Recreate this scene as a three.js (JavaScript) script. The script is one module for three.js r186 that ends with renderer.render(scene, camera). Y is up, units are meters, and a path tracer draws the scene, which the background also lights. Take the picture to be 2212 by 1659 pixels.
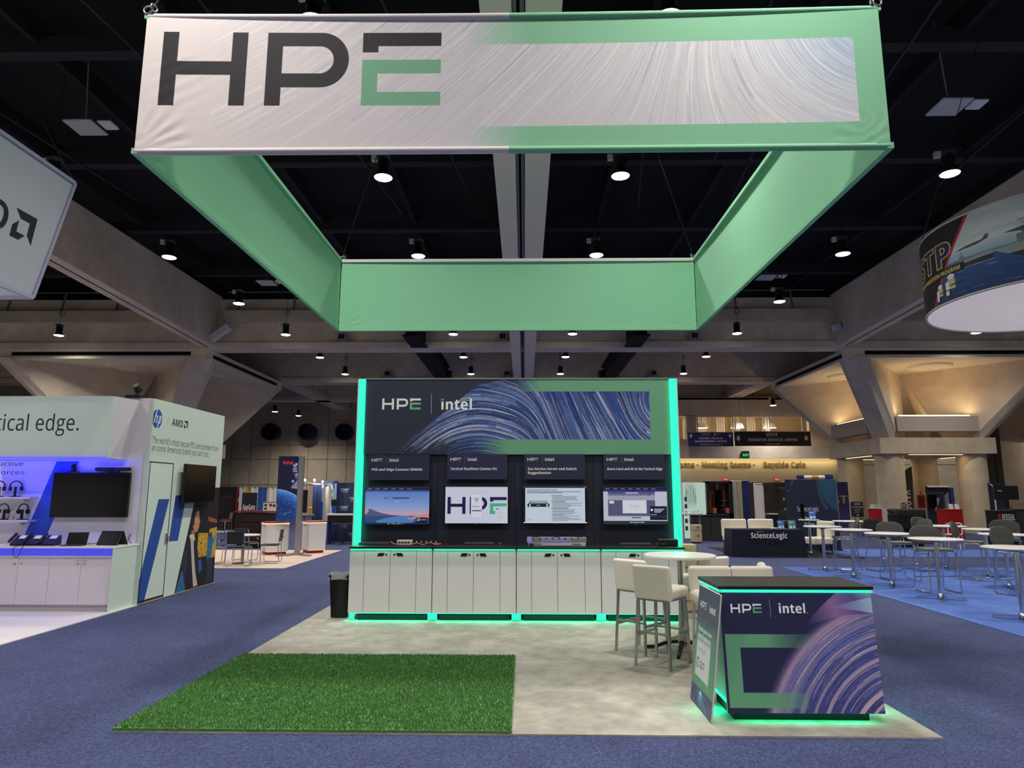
import * as THREE from 'three';
import { RoundedBoxGeometry } from 'three/addons/geometries/RoundedBoxGeometry.js';
import { TextGeometry } from 'three/addons/geometries/TextGeometry.js';
import { FontLoader } from 'three/addons/loaders/FontLoader.js';
import { MarchingCubes } from 'three/addons/objects/MarchingCubes.js';
import { RectAreaLightUniformsLib } from 'three/addons/lights/RectAreaLightUniformsLib.js';
import { mergeGeometries } from 'three/addons/utils/BufferGeometryUtils.js';

// ---------- camera, world, exposure ----------
RectAreaLightUniformsLib.init();
const scene = new THREE.Scene();
scene.background = new THREE.Color(0x020203);
const camera = new THREE.PerspectiveCamera(59.29, 2212 / 1659, 0.1, 200);
camera.position.set(0, 1.76, 0);
camera.rotation.order = 'YXZ';
camera.rotation.set(THREE.MathUtils.degToRad(9.195), THREE.MathUtils.degToRad(1.034), THREE.MathUtils.degToRad(0.081));
const renderer = new THREE.WebGLRenderer({ antialias: true });
renderer.toneMapping = THREE.LinearToneMapping;
renderer.toneMappingExposure = 0.62;
renderer.shadowMap.enabled = true;
const LAMP_CD = 132;                       // candela of one high-bay lamp (scene units)
const HALL = { y: 8.3, xs: [-19.6, -9.98, -2.95, 2.02, 8.82, 18.6], zs: [-36.9, -32.2, -27.4, -22.7, -18.0, -13.25, -8.5, -3.8, 0.9, 5.6] };

// ---------- helpers ----------
let seed = 7;
const rnd = () => { seed = (seed * 1664525 + 1013904223) >>> 0; return seed / 4294967296; };
const rr = (a, b) => a + (b - a) * rnd();
const used = {};
const numbered = (n) => { const k = used[n] = (used[n] ?? -1) + 1; return k ? n + '_' + String(k).padStart(3, '0') : n; };
const geoms = {};
const box = (w, h, d) => geoms[`b${w},${h},${d}`] ??= new THREE.BoxGeometry(w, h, d);
const bx = (w, h, d, x = 0, y = 0, z = 0, ry = 0, rx = 0, rz = 0) => { const g = new THREE.BoxGeometry(w, h, d); if (rz) g.rotateZ(rz); if (rx) g.rotateX(rx); if (ry) g.rotateY(ry); return g.translate(x, y, z); };
const rbx = (w, h, d, r, x = 0, y = 0, z = 0, ry = 0, rx = 0, seg = 2) => { const g = new RoundedBoxGeometry(w, h, d, seg, r); if (rx) g.rotateX(rx); if (ry) g.rotateY(ry); return g.translate(x, y, z); };
const cyl = (r1, r2, h, x = 0, y = 0, z = 0, n = 20) => new THREE.CylinderGeometry(r1, r2, h, n).translate(x, y, z);
const lathe = (pts, n = 28) => new THREE.LatheGeometry(pts.map((p) => new THREE.Vector2(p[0], p[1])), n);
function bar(a, b, w, d = w, round = false) {                 // straight bar between two points
  const A = new THREE.Vector3(...a), B = new THREE.Vector3(...b), L = A.distanceTo(B);
  const g = round ? new THREE.CylinderGeometry(w / 2, w / 2, L, 10) : new THREE.BoxGeometry(w, L, d);
  g.applyQuaternion(new THREE.Quaternion().setFromUnitVectors(new THREE.Vector3(0, 1, 0), B.clone().sub(A).normalize()));
  return g.translate((A.x + B.x) / 2, (A.y + B.y) / 2, (A.z + B.z) / 2);
}
function pipe(pts, r, fil = 0.05, n = 8, closed = false) {                     // bent tube with filleted corners
  const P = pts.map((p) => new THREE.Vector3(...p)), path = new THREE.CurvePath();
  let last = P[0];
  for (let i = 1; i < P.length - 1; i++) {
    const a = P[i - 1].clone().sub(P[i]), b = P[i + 1].clone().sub(P[i]);
    const f = Math.min(fil, a.length() * 0.45, b.length() * 0.45);
    const p1 = P[i].clone().add(a.setLength(f)), p2 = P[i].clone().add(b.setLength(f));
    path.add(new THREE.LineCurve3(last, p1)); path.add(new THREE.QuadraticBezierCurve3(p1, P[i], p2)); last = p2;
  }
  path.add(new THREE.LineCurve3(last, P[P.length - 1]));
  return new THREE.TubeGeometry(path, P.length * 8, r, n, closed);
}
function flat(a, b, w, h) { const A = new THREE.Vector3(...a), B = new THREE.Vector3(...b), d = B.clone().sub(A), g = new THREE.BoxGeometry(d.length(), h, w); g.rotateZ(Math.atan2(d.y, Math.hypot(d.x, d.z))); g.rotateY(Math.atan2(-d.z, d.x)); return g.translate((A.x + B.x) / 2, (A.y + B.y) / 2, (A.z + B.z) / 2); }
const smooth = (pts, r, seg = 40, n = 6) => new THREE.TubeGeometry(new THREE.CatmullRomCurve3(pts.map((p) => new THREE.Vector3(...p))), seg, r, n, false);
const merge = (gs) => { if (gs.length === 1) return gs[0]; const a = gs.map((g) => { const n = g.index ? g.toNonIndexed() : g.clone(); for (const k of Object.keys(n.attributes)) if (!['position', 'normal', 'uv'].includes(k)) n.deleteAttribute(k); return n; }); return mergeGeometries(a); };
function uvm(g, s = 1) {                                        // uv in metres, by the side a face looks to
  const n = g.index ? g.toNonIndexed() : g; n.computeVertexNormals?.();
  const p = n.attributes.position, uv = new Float32Array(p.count * 2);
  const a = new THREE.Vector3(), b = new THREE.Vector3(), c = new THREE.Vector3();
  for (let i = 0; i < p.count; i += 3) {
    a.fromBufferAttribute(p, i); b.fromBufferAttribute(p, i + 1).sub(a); c.fromBufferAttribute(p, i + 2).sub(a); b.cross(c);
    const x = Math.abs(b.x), y = Math.abs(b.y), z = Math.abs(b.z);
    for (let j = i; j < i + 3; j++) { const X = p.getX(j), Y = p.getY(j), Z = p.getZ(j); let u = X, v = Y; if (x > y && x >= z) { u = Z; } else if (y >= x && y >= z) { v = Z; } uv[2 * j] = u / s; uv[2 * j + 1] = v / s; }
  }
  n.setAttribute('uv', new THREE.BufferAttribute(uv, 2)); return n;
}
function poly(pts, depth, bevel = 0) { const s = new THREE.Shape(pts.map((p) => new THREE.Vector2(p[0], p[1]))); return new THREE.ExtrudeGeometry(s, { depth, bevelEnabled: bevel > 0, bevelSize: bevel, bevelThickness: bevel, bevelSegments: 2, curveSegments: 12 }); }
function hull(verts, faces) { const g = new THREE.BufferGeometry(); const a = []; for (const f of faces) for (let i = 1; i < f.length - 1; i++) for (const k of [f[0], f[i], f[i + 1]]) a.push(...verts[k]); g.setAttribute('position', new THREE.Float32BufferAttribute(a, 3)); g.setAttribute('uv', new THREE.Float32BufferAttribute(new Float32Array(a.length / 3 * 2), 2)); g.computeVertexNormals(); return g; }
function mesh(name, geo, m) { const o = new THREE.Mesh(Array.isArray(geo) ? merge(geo) : geo, m); o.name = name; o.castShadow = o.receiveShadow = true; return o; }
function part(parent, name, geo, m, label) { const o = mesh(name, geo, m); parent.add(o); if (label) o.userData.label = label; return o; }
function tag(o, label, category, group) { o.userData.label = label; o.userData.category = category; if (group) o.userData.group = group; return o; }
function thing(name, label, category, [x, y, z] = [0, 0, 0], turn = 0, group) { const o = new THREE.Group(); o.name = numbered(name); o.position.set(x, y, z); o.rotation.y = turn; scene.add(o); return tag(o, label, category, group); }
function single(name, geo, m, label, category, group) { const o = mesh(numbered(name), geo, m); scene.add(o); return tag(o, label, category, group); }
function struct(name, geo, m, label) { const o = mesh(numbered(name), geo, m); o.userData.kind = 'structure'; if (label) o.userData.label = label; scene.add(o); return o; }
function copyOf(o, [x, y, z], turn, label, group) { const c = o.clone(); c.name = numbered(o.name.replace(/_\d{3}$/, '')); c.userData = { ...o.userData }; c.position.set(x, y, z); c.rotation.y = turn; if (label) c.userData.label = label; if (group) c.userData.group = group; scene.add(c); return c; }
function rect(w, h, color, cd, [x, y, z], [tx, ty, tz]) { const l = new THREE.RectAreaLight(color, cd, w, h); l.position.set(x, y, z); l.lookAt(tx, ty, tz); scene.add(l); return l; }

// ---------- textures ----------
function canvas(w, h, draw) { const c = document.createElement('canvas'); c.width = w; c.height = h; const x = c.getContext('2d'); draw(x, w, h); const t = new THREE.CanvasTexture(c); t.colorSpace = THREE.SRGBColorSpace; t.anisotropy = 8; return t; }
function noiseTex(size, fn, srgb = true) {
  const d = new Uint8Array(size * size * 4);
  for (let j = 0; j < size; j++) for (let i = 0; i < size; i++) { const c = fn(i / size, j / size); const k = (j * size + i) * 4; for (let q = 0; q < 3; q++) d[k + q] = Math.max(0, Math.min(255, c[q])); d[k + 3] = 255; }
  const t = new THREE.DataTexture(d, size, size); t.wrapS = t.wrapT = THREE.RepeatWrapping; t.magFilter = THREE.LinearFilter; t.minFilter = THREE.LinearMipmapLinearFilter; t.generateMipmaps = true; if (srgb) t.colorSpace = THREE.SRGBColorSpace; t.needsUpdate = true; return t;
}
function lattice(n) { const a = new Float32Array(n * n); for (let i = 0; i < a.length; i++) a[i] = rnd(); return (u, v) => { const x = u * n, y = v * n, i = Math.floor(x), j = Math.floor(y); let f = x - i, g = y - j; f = f * f * (3 - 2 * f); g = g * g * (3 - 2 * g); const q = (p, r) => a[((r % n) + n) % n * n + ((p % n) + n) % n]; return (q(i, j) * (1 - f) + q(i + 1, j) * f) * (1 - g) + (q(i, j + 1) * (1 - f) + q(i + 1, j + 1) * f) * g; }; }
const L4 = lattice(4), L9 = lattice(9), L23 = lattice(23), L61 = lattice(61), L160 = lattice(160), L420 = lattice(420);
const tile = (t, s) => { const c = t.clone(); c.repeat.set(1 / s, 1 / s); c.needsUpdate = true; return c; };
const carpetTex = noiseTex(1024, (u, v) => { const m = (L160(u, v) - .5) * 16 + (L420(u, v) - .5) * 52 + (L9(u, v) - .5) * 9 + (rnd() - .5) * 26; return [54 + m * .85, 63 + m * .95, 102 + m * 1.05]; });
const blueTex = noiseTex(512, (u, v) => { const m = (L160(u, v) - .5) * 10 + (L9(u, v) - .5) * 12 + (L23(u, v) - .5) * 8 + (rnd() - .5) * 10; return [74 + m, 105 + m, 178 + m]; });
const slateTex = noiseTex(1024, (u, v) => { const m = (L4(u, v) - .5) * 18 + (L9(u, v) - .5) * 26 + (L23(u, v) - .5) * 26 + (L61(u, v) - .5) * 16 + (rnd() - .5) * 8; return [156 + m, 152 + m, 143 + m]; });
const concTex = noiseTex(512, (u, v) => { const m = (L4(u, v) - .5) * 14 + (L9(u, v) - .5) * 16 + (L23(u, v) - .5) * 10 + (L160(u, v) - .5) * 8 + (rnd() - .5) * 8; return [228 + m, 213 + m, 193 + m]; });
const tanTex = noiseTex(512, (u, v) => { const m = (L4(u, v) - .5) * 16 + (L9(u, v) - .5) * 18 + (L23(u, v) - .5) * 12 + (L160(u, v) - .5) * 10 + (rnd() - .5) * 8; return [208 + m, 194 + m, 168 + m * .9]; });
const turfTex = noiseTex(512, (u, v) => { const m = (L160(u, v) - .5) * 40 + (L420(u, v) - .5) * 50 + (L9(u, v) - .5) * 14; return [84 + m * .6, 132 + m, 70 + m * .5]; });
const fuzz = noiseTex(512, (u, v) => { const m = 128 + (L160(u, v) - .5) * 90 + (L420(u, v) - .5) * 140; return [m, m, m]; }, false);

// ---------- materials ----------
const S = (color, roughness = .6, o = {}) => new THREE.MeshStandardMaterial({ color, roughness, ...o });
const glow = (color, k) => new THREE.MeshStandardMaterial({ color: 0x111111, roughness: .5, emissive: color, emissiveIntensity: k });
const printed = (t, o = {}) => new THREE.MeshStandardMaterial({ map: t, roughness: .55, ...o });
const lit = (t, k) => new THREE.MeshStandardMaterial({ color: 0x050505, roughness: .25, emissive: 0xffffff, emissiveMap: t, emissiveIntensity: k });
const M = {
  carpet: new THREE.MeshStandardMaterial({ map: tile(carpetTex, 3.1), roughness: 1, bumpMap: tile(fuzz, 3.1), bumpScale: .006 }),
  blue: new THREE.MeshStandardMaterial({ map: tile(blueTex, 2.6), roughness: 1, bumpMap: tile(fuzz, 2.6), bumpScale: .004 }),
  slate: new THREE.MeshStandardMaterial({ map: tile(slateTex, 3.3), roughness: .62 }),
  conc: new THREE.MeshStandardMaterial({ map: tile(concTex, 4), roughness: .9, bumpMap: tile(fuzz, 1.5), bumpScale: .003 }),
  tan: new THREE.MeshStandardMaterial({ map: tile(tanTex, 4.6), roughness: .9, bumpMap: tile(fuzz, 1.7), bumpScale: .003 }),
  turf: new THREE.MeshStandardMaterial({ map: tile(turfTex, 1.3), roughness: 1, bumpMap: tile(fuzz, .9), bumpScale: .012 }),
  soffit: S(0xf4e8d2, .85), cream: S(0xd9cfb6, .8),
  white: S(0xdcdcde, .45), whiteGloss: S(0xe6e4e0, .3), offwhite: S(0xcfccc6, .6), leather: S(0xe9e4d8, .42), warmWhite: S(0xe6dfcf, .5),
  black: S(0x0b0b0c, .5), matte: S(0x08080a, .9), soot: S(0x18181b, 1), sootLight: S(0x2a2a2f, .95), blackGloss: S(0x050506, .16), rubber: S(0x131314, .8),
  navy: S(0x191d33, .6), navyCloth: S(0x0f1324, .95), deepBlue: S(0x1b2f78, .8),
  chrome: S(0xd6d9dc, .14, { metalness: 1 }), steel: S(0xb9b7b2, .3, { metalness: 1 }), alu: S(0xa7a9ab, .42, { metalness: .9 }), darkMetal: S(0x3a3b3e, .45, { metalness: .8 }),
  greyFabric: S(0x55554f, .95), greySeat: S(0x6b6964, .95), charcoal: S(0x26282a, .8), grey: S(0x8a8a88, .7), pale: S(0xb9bab8, .6),
  green: S(0x86c8a2, .85), greenIn: S(0x86c8a2, .85), fabricWhite: S(0xdad6da, .85),
  red: S(0xb3161f, .5), darkRed: S(0x7d1220, .5), wood: S(0x2e1a16, .5), tanBox: S(0xb8ab86, .7), skin: S(0xb98a6c, .6), hair: S(0x15100e, .6),
  led: glow(new THREE.Color(.03, 1, .62), 1.75), ledBlue: glow(new THREE.Color(.09, .09, 1), 2.4), lamp: glow(new THREE.Color(1, .96, .88), 22), warmStrip: glow(new THREE.Color(1, .8, .48), 3.2), orange: glow(new THREE.Color(1, .55, .25), 2.6), redStrip: glow(new THREE.Color(1, .12, .06), 1.6), whiteStrip: glow(new THREE.Color(1, .95, .9), 4), exitGreen: glow(new THREE.Color(.1, .9, .3), 1.2), exitRed: glow(new THREE.Color(1, .12, .16), 1.1),
  glass: new THREE.MeshPhysicalMaterial({ color: 0xffffff, roughness: .03, transmission: 1, thickness: 0, ior: 1.45 }), acrylic: new THREE.MeshPhysicalMaterial({ color: 0xe9ecff, roughness: .08, transmission: .9, thickness: 0, ior: 1.49 }),
};
// flow lines printed on the booth graphics
function streaks(x, W, H, n, angle, colours, o = {}) {
  const { x0 = 0, x1 = W, y0 = 0, y1 = H, len = [120, 420], wid = [1, 4], alpha = [.1, .5], step = 6, keep } = o;
  x.lineCap = 'round';
  for (let i = 0; i < n; i++) {
    let px = rr(x0, x1), py = rr(y0, y1); if (keep && !keep(px / W, py / H)) continue;
    const L = rr(...len); x.beginPath(); x.moveTo(px, py);
    for (let d = 0; d < L; d += step) { const a = angle(px / W, py / H); px += Math.cos(a) * step; py += Math.sin(a) * step; if (px < -60 || px > W + 60 || py < -60 || py > H + 60) break; x.lineTo(px, py); }
    x.globalAlpha = rr(...alpha); x.lineWidth = rr(...wid) * (rnd() < .12 ? 2.4 : 1); x.strokeStyle = colours[Math.floor(rnd() * colours.length)]; x.stroke();
  }
  x.globalAlpha = 1;
}
function hpeMark(x, X, Y, h, dark, green) {                  // the letters drawn as the sign shows them
  x.save(); x.translate(X, Y); x.scale(.92 * h, h);
  const r = (a, b, c, d, col) => { x.fillStyle = col; x.fillRect(a, b, c - a, d - b); };
  r(0, 0, .21, 1, dark); r(.945, 0, 1.155, 1, dark); r(.15, .4, 1, .585, dark);
  const p = 1.425; x.fillStyle = dark; x.beginPath();
  x.moveTo(p, 0); x.lineTo(p + .735, 0); x.arc(p + .735, .376, .376, -Math.PI / 2, Math.PI / 2); x.lineTo(p + .21, .752); x.lineTo(p + .21, 1); x.lineTo(p, 1); x.closePath();
  x.moveTo(p + .21, .188); x.lineTo(p + .21, .562); x.lineTo(p + .72, .562); x.arc(p + .72, .375, .187, Math.PI / 2, -Math.PI / 2, true); x.closePath(); x.fill('evenodd');
  const e = 2.72; r(e, 0, e + 1.06, .185, dark); r(e, 0, e + .21, .272, dark); r(e, .375, e + 1.06, .565, green); r(e, .375, e + .21, 1, green); r(e, .815, e + 1.06, 1, green);
  x.restore();
}
function intelMark(x, X, Y, h, col, blue) { x.fillStyle = col; x.textBaseline = 'alphabetic'; x.textAlign = 'left'; x.font = `bold ${h * 1.32}px sans-serif`; x.fillText('intel', X, Y); const w = x.measureText('intel').width; x.fillRect(X + w + h * .04, Y - h * .09, h * .09, h * .09); if (blue) { x.fillStyle = blue; x.fillRect(X + h * .06, Y - h * 1.0, h * .22, h * .2); } }
const text = (x, s, X, Y, px, col, align = 'left', weight = '', maxW) => { x.fillStyle = col; x.font = `${weight} ${px}px sans-serif`; x.textAlign = align; x.textBaseline = 'alphabetic'; x.fillText(s, X, Y, maxW); };
const fontBold = await new FontLoader().loadAsync('fonts/droid/droid_sans_bold.typeface.json');
const letters = (s, size, depth) => { const g = new TextGeometry(s, { font: fontBold, size, depth, curveSegments: 4, bevelEnabled: false }); g.computeBoundingBox(); return g; };
function board(parent, name, w, h, d, m, face, [x, y, z], turn = 0, graphic = 'graphic', tilt = 0) {   // a board with a print on its front
  const g = new THREE.Group(); g.position.set(x, y, z); g.rotation.order = 'YXZ'; g.rotation.y = turn; g.rotation.x = tilt;
  const b = mesh(name, new THREE.BoxGeometry(w, h, d), m); b.position.set(x, y, z); b.rotation.order = 'YXZ'; b.rotation.y = turn; b.rotation.x = tilt; parent.add(b);
  if (face) { const f = mesh(graphic, new THREE.PlaneGeometry(w, h), face); f.position.z = d / 2 + .0015; b.add(f); }
  return b;
}

// ================= THE HALL =================
struct('floor', uvm(bx(96, .2, 84, 0, -.1, -14)), M.carpet, 'dark blue speckled exhibition carpet over the whole hall');
struct('ceiling', bx(96, .3, 84, 0, 11.6, -14), M.soot, 'black painted hall ceiling');
{ // black steel under the roof
  const gz = [], gx = [];
  for (let x = -44; x <= 44; x += 3.1) if (Math.abs(x) > 1) gz.push(bx(.14, .5, 80, x, 11.0, -12));
  for (let z = -50; z <= 24; z += 4.7) gx.push(bx(92, .35, .3, 0, 10.75, z));
  const t = struct('trim_1', gz, M.soot, 'black steel joists running under the roof'); const u = struct('trim_2', gx, M.sootLight, 'black cross joists hanging under the roof');
  const rod = [];
  for (const [x, z, l] of [[-5.4, -11, 9], [-7.2, -13, 8], [-4.0, -16, 7], [4.6, -12, 9], [5.9, -16, 8], [7.4, -11, 8], [-11.6, -14, 9], [11.2, -13, 10], [-1.9, -14, 8], [3.1, -15.5, 7]]) rod.push(bar([x - .6, 10.2, z + l / 2], [x + .3, 10.2, z - l / 2], .05, .05));
  struct('trim_3', rod, S(0x232327, .7), 'dark pipes slung under the joists');
}
// outer walls
const wallBack = struct('wall_back', uvm(bx(96, 12, .4, 0, 5.85, -52.4)), M.tan, 'concrete end wall of the hall');
struct('wall_left', uvm(bx(.4, 12, 84, -47.8, 5.85, -14)), M.tan, 'concrete side wall of the hall');
struct('wall_right', uvm(bx(.4, 12, 84, 47.8, 5.85, -14)), M.tan, 'concrete side wall of the hall');
struct('wall_front', uvm(bx(96, 12, .4, 0, 5.85, 27.8)), M.tan, 'concrete wall behind the viewer');
{ // cast panels of the end wall, each proud of its joints
  const xs = []; for (let i = 0; i <= 9; i++) xs.push(-24.2 + i * 1.5);
  const ys = [.02, 2.36, 4.32, 5.43, 7.4, 9.4, 11.4];
  for (let i = 0; i < 9; i++) for (let j = 0; j < 6; j++) { const g = uvm(bx(1.455, ys[j + 1] - ys[j] - .05, .1 + .012 * ((i * 5 + j * 3) % 3), xs[i] + .75, (ys[j] + ys[j + 1]) / 2, -52.17)); part(wallBack, 'panel', g, M.tan); }
}
// three round duct mouths in the end wall
const duct0 = thing('air_duct', 'round dark duct mouth jutting from the concrete end wall', 'duct', [-19.48, 6.38, -52.1], 0, 'round duct mouths in the end wall');
part(duct0, 'shroud', lathe([[.56, 0], [.6, 0], [.64, .95], [.57, .95], [.56, .0]], 32).rotateX(Math.PI / 2), S(0x2a2f45, .6));
part(duct0, 'back_plate', new THREE.CircleGeometry(.57, 32).translate(0, 0, .02), S(0x2a2f45, .6));
duct0.userData.label = 'round dark duct mouth on the concrete end wall, closest to the raking strut'; copyOf(duct0, [-16.64, 6.38, -52.1], 0, 'round dark duct mouth throwing a shadow below it, the middle of three'); copyOf(duct0, [-13.8, 6.38, -52.1], 0, 'round dark duct mouth on the end wall, closest to the mint glowing column');

// beams
{
  const cb = []; cb.push(bx(.415, 2.6, 76, -.362, 9.25, -14), bx(.475, 2.6, 76, .262, 9.25, -14));
  struct('trim_4', uvm(merge(cb)), M.soffit, 'pale concrete double beam running down the middle of the hall');
  struct('trim_5', [bx(.05, .1, 76, -.12, 8.02, -14), bx(.06, .1, 76, -.02, 8.02, -14)], S(0x6d6a68, .5), 'grey metal joint strips between the halves of the middle beam');
  struct('trim_6', bx(.2, 1.5, 76, -.065, 8.9, -14), M.matte, 'dark joint inside the middle beam');
  // cross beams
  for (const [z, ledge] of [[-28.8, 1], [-38, 0], [-45.5, 0], [-56, 0]].slice(0, 3)) {
    const g = [bx(94, 2.1, .7, 0, 9.2, z - .35), bx(94, .28, .95, 0, 8.13, z - .35)];
    struct('trim_7', uvm(merge(g)), M.conc, 'grey concrete cross beam under the roof');
    if (ledge) {
      struct('trim_8', uvm(merge([bx(26.2, .52, .9, -.05, 9.4, z - .1), bx(20, .52, .9, -24.8, 9.4, z - .1), bx(20, .52, .9, 24.8, 9.4, z - .1)])), M.tan, 'tan concrete ledge on the cross beam');
      struct('wall_upper', uvm(bx(94, .9, .2, 0, 10.1, z - 4.2)), M.conc);
    }
  }
  // long side beams, deeper towards the columns
  const side = (x) => {
    const prof = [[30, 10.4]]; for (let i = 0; i <= 16; i++) { const t = i / 16, z = -29 + t * 40; prof.push([z, 8.05 + .95 * Math.sin(Math.min(1, t * 1.15) * Math.PI / 2)]); } prof.push([30, 9]);
    const pts = [[-29, 10.4], ...prof.slice(1), [30, 10.4]];
    const g = poly(pts, .7).rotateY(-Math.PI / 2); // shape x -> world z
    g.translate(x + .35, 0, 0);
    struct('trim_9', uvm(g), M.conc, 'deep grey concrete side beam curving down to its column');
    struct('trim_9', uvm(merge([bx(.7, 2.35, 13.4, x, 9.2, -45.5), bx(.95, .28, 13.4, x, 8.13, -45.5)])), M.conc, 'grey concrete side beam beyond the column head');
    const slot = []; for (let i = 0; i < 15; i++) { const a = prof[1 + i], b = prof[2 + i]; slot.push(bar([x, a[1] - .006, a[0]], [x, b[1] - .006, b[0]], .025, .025)); }
    struct('trim_10', slot, M.matte, 'dark joint under the side beam');
  };
  side(-13.85); side(13.85);
}
// railings on the ledge
for (const [x0, x1] of [[-13.2, -5.8], [6.2, 13.2], [-26, -14.4], [14.4, 26]]) {
  const t = thing('railing', x0 < -14 ? 'thin dark catwalk railing on the ledge beyond the side beam, towards the red duct side' : 'thin grey catwalk railing on the tan ledge', 'railing', [0, 9.66, -28.9], 0, 'catwalk railings');
  part(t, 'top_rail', bar([x0, .95, 0], [x1, .95, 0], .04, .04), M.grey); part(t, 'mid_rail', bar([x0, .55, 0], [x1, .55, 0], .03, .03), M.grey);
  for (let x = x0 + .6; x < x1; x += 2.45) part(t, 'post', bar([x, -.3, .38], [x, .95, .02], .06, .06), M.grey);
  t.userData.label = 'thin grey catwalk railing above the tan concrete ledge';
}
// column heads
function columnHead(cx, cz, warm) {
  const R = 4.62, top = 7.6;
  const st = (n, g, m, l) => struct(n, g.translate(cx, 0, cz), m, l);
  // soffit and slotted fascia
  st('ceiling_panel', uvm(merge([bx(2 * R, .12, 2 * R, 0, top + .06, 0)])), M.soffit, 'flat pale soffit of a column head');
  const fas = []; for (const s of [0, 1, 2, 3]) { const q = [bx(2 * R + .1, .1, .14, 0, 7.62, R), bx(2 * R + .1, .14, .14, 0, 7.96, R), bx(.62, .4, .13, -R + .3, 7.8, R), bx(.62, .4, .13, R - .3, 7.8, R)]; for (const g of q) fas.push(g.rotateY(s * Math.PI / 2)); }
  st('trim_11', uvm(merge(fas)), M.soffit, 'pale slotted fascia around a column head');
  const sl = []; for (const s of [0, 1, 2, 3]) sl.push(bx(2 * R - .4, .24, .04, 0, 7.78, R - .04).rotateY(s * Math.PI / 2));
  st('trim_12', merge(sl), M.matte, 'black air slot in the fascia of a column head');
  // four raking struts
  for (let k = 0; k < 4; k++) {
    const a = Math.PI / 4 + k * Math.PI / 2, D = [Math.cos(a), Math.sin(a)], N = [-D[1], D[0]];
    const P = (s, w, y) => [D[0] * s + N[0] * w, y, D[1] * s + N[1] * w];
    const sN = R * 1.414 - .35;
    const v = [P(.05, .02, top), P(sN, .62, top), P(sN + .3, .35, top), P(sN + .3, -.35, top), P(sN, -.62, top), P(.05, -.02, top),
      P(1.75, .5, 4.28), P(2.9, .55, 4.28), P(3.3, .3, 4.28), P(3.3, -.3, 4.28), P(2.9, -.55, 4.28), P(1.75, -.5, 4.28)];
    const f = []; for (let i = 0; i < 6; i++) { const j = (i + 1) % 6; f.push([i, j, j + 6, i + 6]); } f.push([5, 4, 3, 2, 1, 0], [6, 7, 8, 9, 10, 11]);
    st('column_strut', uvm(hull(v, f)), M.conc, 'raking concrete strut of a column head');
  }
  // light troughs, ring beam, four round columns
  for (let k = 0; k < 4; k++) {
    st('trim_13', uvm(bx(3.66, .68, .5, 0, 4.9, 2.5).rotateY(k * Math.PI / 2)), S(0xb9b0a6, .8), 'pale trough between the struts of a column head');
    st('trim_14', uvm(bx(k % 2 ? 4.2 : 5.2, .72, .5, 0, 3.92, 2.35).rotateY(k * Math.PI / 2)), M.tan, 'concrete ring beam on the round columns');
    const p = new THREE.Vector3(1.88, 0, 1.88).applyAxisAngle(new THREE.Vector3(0, 1, 0), k * Math.PI / 2);
    st('column', uvm(cyl(.6, .6, 4.3, p.x, 2.15, p.z, 32)), M.tan, 'round concrete column');
  }
  // ring diffusers
  for (let k = 0; k < 4; k++) {
    const p = new THREE.Vector3(0, 0, 2.55).applyAxisAngle(new THREE.Vector3(0, 1, 0), k * Math.PI / 2);
    const t = thing('ceiling_diffuser', warm ? 'round stepped air diffuser in the warmly lit column head soffit' : 'round stepped air diffuser in the unlit column head soffit', 'air diffuser', [cx + p.x, top, cz + p.z], 0, warm ? 'diffusers of the lit column head' : 'diffusers of the unlit column head');
    part(t, 'ring', lathe([[.95, 0], [.9, -.1], [.72, -.12], [.7, -.05], [.5, -.16], [.46, -.08], [.3, -.2], [.26, -.1], [.25, 0]], 36), M.soffit); part(t, 'core', cyl(.2, .2, .06, 0, -.1, 0, 20), M.charcoal);
  }
  if (warm) for (let k = 0; k < 4; k++) {
    const d = new THREE.Vector3(0, 0, 1).applyAxisAngle(new THREE.Vector3(0, 1, 0), k * Math.PI / 2);
    const t = thing('cove_light', 'warm tubular cove light lying along a trough of the lit column head', 'light', [cx + d.x * 2.5, 5.26, cz + d.z * 2.5], k * Math.PI / 2, 'cove lights of the lit column head');
    part(t, 'tube', cyl(.03, .03, 3.2, 0, 0, 0, 10).rotateZ(Math.PI / 2).translate(0, .035, 0), M.warmStrip);
    rect(3.2, .1, 0xffd9a0, 46, [cx + d.x * 2.5, 5.36, cz + d.z * 2.5], [cx + d.x * 2.9, 8, cz + d.z * 2.9]);
    const u = thing('strip_light', 'warm strip light under the ring beam of the lit columns', 'light', [cx + d.x * 2.35, 3.56, cz + d.z * 2.35], k * Math.PI / 2, 'strip lights under the ring beam');
    part(u, 'housing', bx(2.5, .03, .16, 0, -.015, 0), M.pale); part(u, 'lens', bx(2.4, .015, .12, 0, -.036, 0), M.warmStrip);
    rect(2.4, .12, 0xffd9a0, 14, [cx + d.x * 2.35, 3.5, cz + d.z * 2.35], [cx + d.x * 2.35, 0, cz + d.z * 2.35]);
  }
}
columnHead(18.75, -33.55, true); columnHead(-18.6, -33.4, false);

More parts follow.
